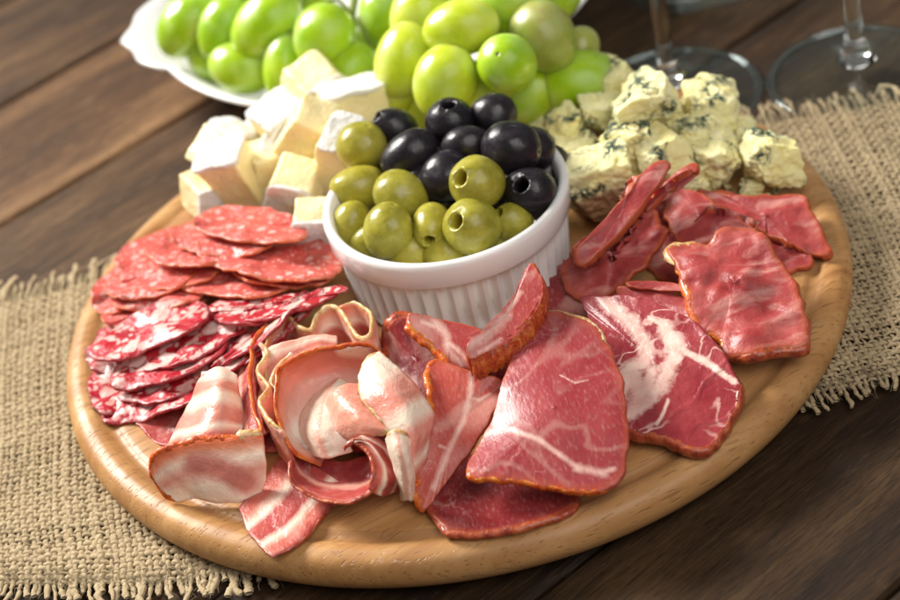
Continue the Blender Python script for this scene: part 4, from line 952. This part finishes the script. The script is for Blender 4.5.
# ------------------------------------------------------------------ wine glasses
m = M('thin_dish_glass'); gl = m.n('ShaderNodeBsdfGlossy', {'Color': (.9, 1, 1), 'Roughness': .05}); tr = m.n('ShaderNodeBsdfTransparent', {'Color': (.93, .97, .97)})
mx = m.n('ShaderNodeMixShader', {0: m.math('ADD', m.math('MULTIPLY', m.math('POWER', m.n('ShaderNodeLayerWeight', {0: .5}).outputs[1], 4.5), .9), .06)}); m.t.links.new(tr.outputs[0], mx.inputs[1]); m.t.links.new(gl.outputs[0], mx.inputs[2])
m.t.links.new(mx.outputs[0], m.t.nodes['Material Output'].inputs[0]); MT_THIN = m
m = M('clear_glass', rough=.0, trans=1, ior=1.5, col=(.97, .98, .98)); MT_GLASS = m
def wine_glass(px, py, r, label):
    c = at(px, py, 0); s = r / .04
    prof = [(.0001, .0008), (.036 * s, .0008), (.0392 * s, .0006), (.0402 * s, .0014), (.0398 * s, .0026), (.036 * s, .0032), (.022 * s, .0052), (.012 * s, .0082), (.0065, .013), (.0044, .019), (.0038, .028), (.0036, .060), (.0040, .090), (.0062, .098), (.016, .106), (.030, .122), (.037, .142), (.0375, .165), (.033, .20), (.0315, .212), (.0308, .2125), (.0302, .212), (.0315, .199), (.036, .165), (.0355, .142), (.0285, .123), (.015, .1085), (.0001, .103)]
    vp = [Vector((a, b, 0)) for a, b in prof]
    pf = [(max(.0001, cr(vp, t / 3).x), cr(vp, t / 3).y) for t in range((len(vp) - 1) * 3 + 1)]
    root = thing('wine_glass', (c.x, c.y, .0002), label, 'wine glass', 'wine glasses')
    foot = [(.0001, .0012), (.030 * s, .0010), (.0385 * s, .0005), (.0398 * s, .0006), (.0403 * s, .0014), (.0397 * s, .0022), (.036 * s, .0027), (.024 * s, .0044), (.0125 * s, .0072), (.0095, .0088), (.0001, .0092)]
    V, F = lathe([(p[0], p[1]) for p in foot], 96); mesh('foot', V, F, MT_THIN, root)
    rimp = [(.0386 * s + .0015 * math.cos(a), .0014 + .0011 * math.sin(a)) for a in [math.tau * k / 10 for k in range(11)]]
    V, F = lathe(rimp, 96); mesh('rim', V, F, MT_GLASS, root)
    st = [(.0001, .0094), (.0090, .0095), (.0065, .0135), (.0046, .019), (.0039, .028), (.0036, .060), (.0040, .090), (.0050, .0955), (.0001, .0958)]
    V, F = lathe(st, 48); mesh('stem', V, F, MT_GLASS, root)
    bw = [p for p in pf if p[1] > .0965]; bw = [(.0001, .0962), (.0054, .0962)] + bw
    V, F = lathe(bw, 96); mesh('bowl', V, F, MT_THIN, root)
wine_glass(672, 98, .041, 'clear wine glass standing behind the blue cheese')
wine_glass(858, 76, .041, 'clear wine glass standing by the frayed burlap at the top right')
# ------------------------------------------------------------------ glass dish at the top edge
def glass_dish():
    c = at(655, 22, 0); ux = Vector((math.cos(R(-1)), math.sin(R(-1)), 0)); uy = Vector((-.25, .97, 0)).normalized()
    W = .13; prof = [(.0, .0005), (.0, .0), (.011, .0), (.012, .001), (.0, .026), (-.0015, .0275), (-.001, .0285), (.001, .028), (.0135, .005), (.06, .004)]
    V = []; F = []; nC = 12; ring = []
    half = W / 2; cen = c + ux * half + uy * half
    loop = []
    for q in range(4):
        for k in range(nC):
            a = R(180 + q * 90 + 90 * k / (nC - 1)); sx, sy = [(-1, -1), (1, -1), (1, 1), (-1, 1)][q]
            loop.append((sx, sy, math.cos(a), math.sin(a)))
    for d, z in prof[1:]:
        hh = half - d; rr = max(.012 - d * .5, .002)
        for sx, sy, ca, sa in loop:
            V.append(cen + ux * (sx * (hh - rr) + ca * rr) + uy * (sy * (hh - rr) + sa * rr) + Vector((0, 0, z + .0004)))
    n = len(loop); m_ = len(prof) - 1
    for j in range(m_ - 1):
        for i in range(n): F.append((j * n + i, j * n + (i + 1) % n, (j + 1) * n + (i + 1) % n, (j + 1) * n + i))
    F = [tuple(f) for f in F]; F.append(tuple(range(n - 1, -1, -1))); F.append(tuple(range((m_ - 1) * n, m_ * n)))
    gd = mesh('glass_dish', V, F, MT_THIN)
    for zz, dd in ((.0282, -.0003), (.0012, .012)):
        hh = half - dd; rr = max(.012 - dd * .5, .002)
        lp = [cen + ux * (sx * (hh - rr) + ca * rr) + uy * (sy * (hh - rr) + sa * rr) + Vector((0, 0, zz)) for sx, sy, ca, sa in loop]
        Vr, Fr = tube(lp, .0013, 8, True); mesh('rim', Vr, np.array(Fr), MT_GLASS, gd)
    tag(gd, 'square clear glass dish with only its corner showing at the top edge', 'dish')
glass_dish()
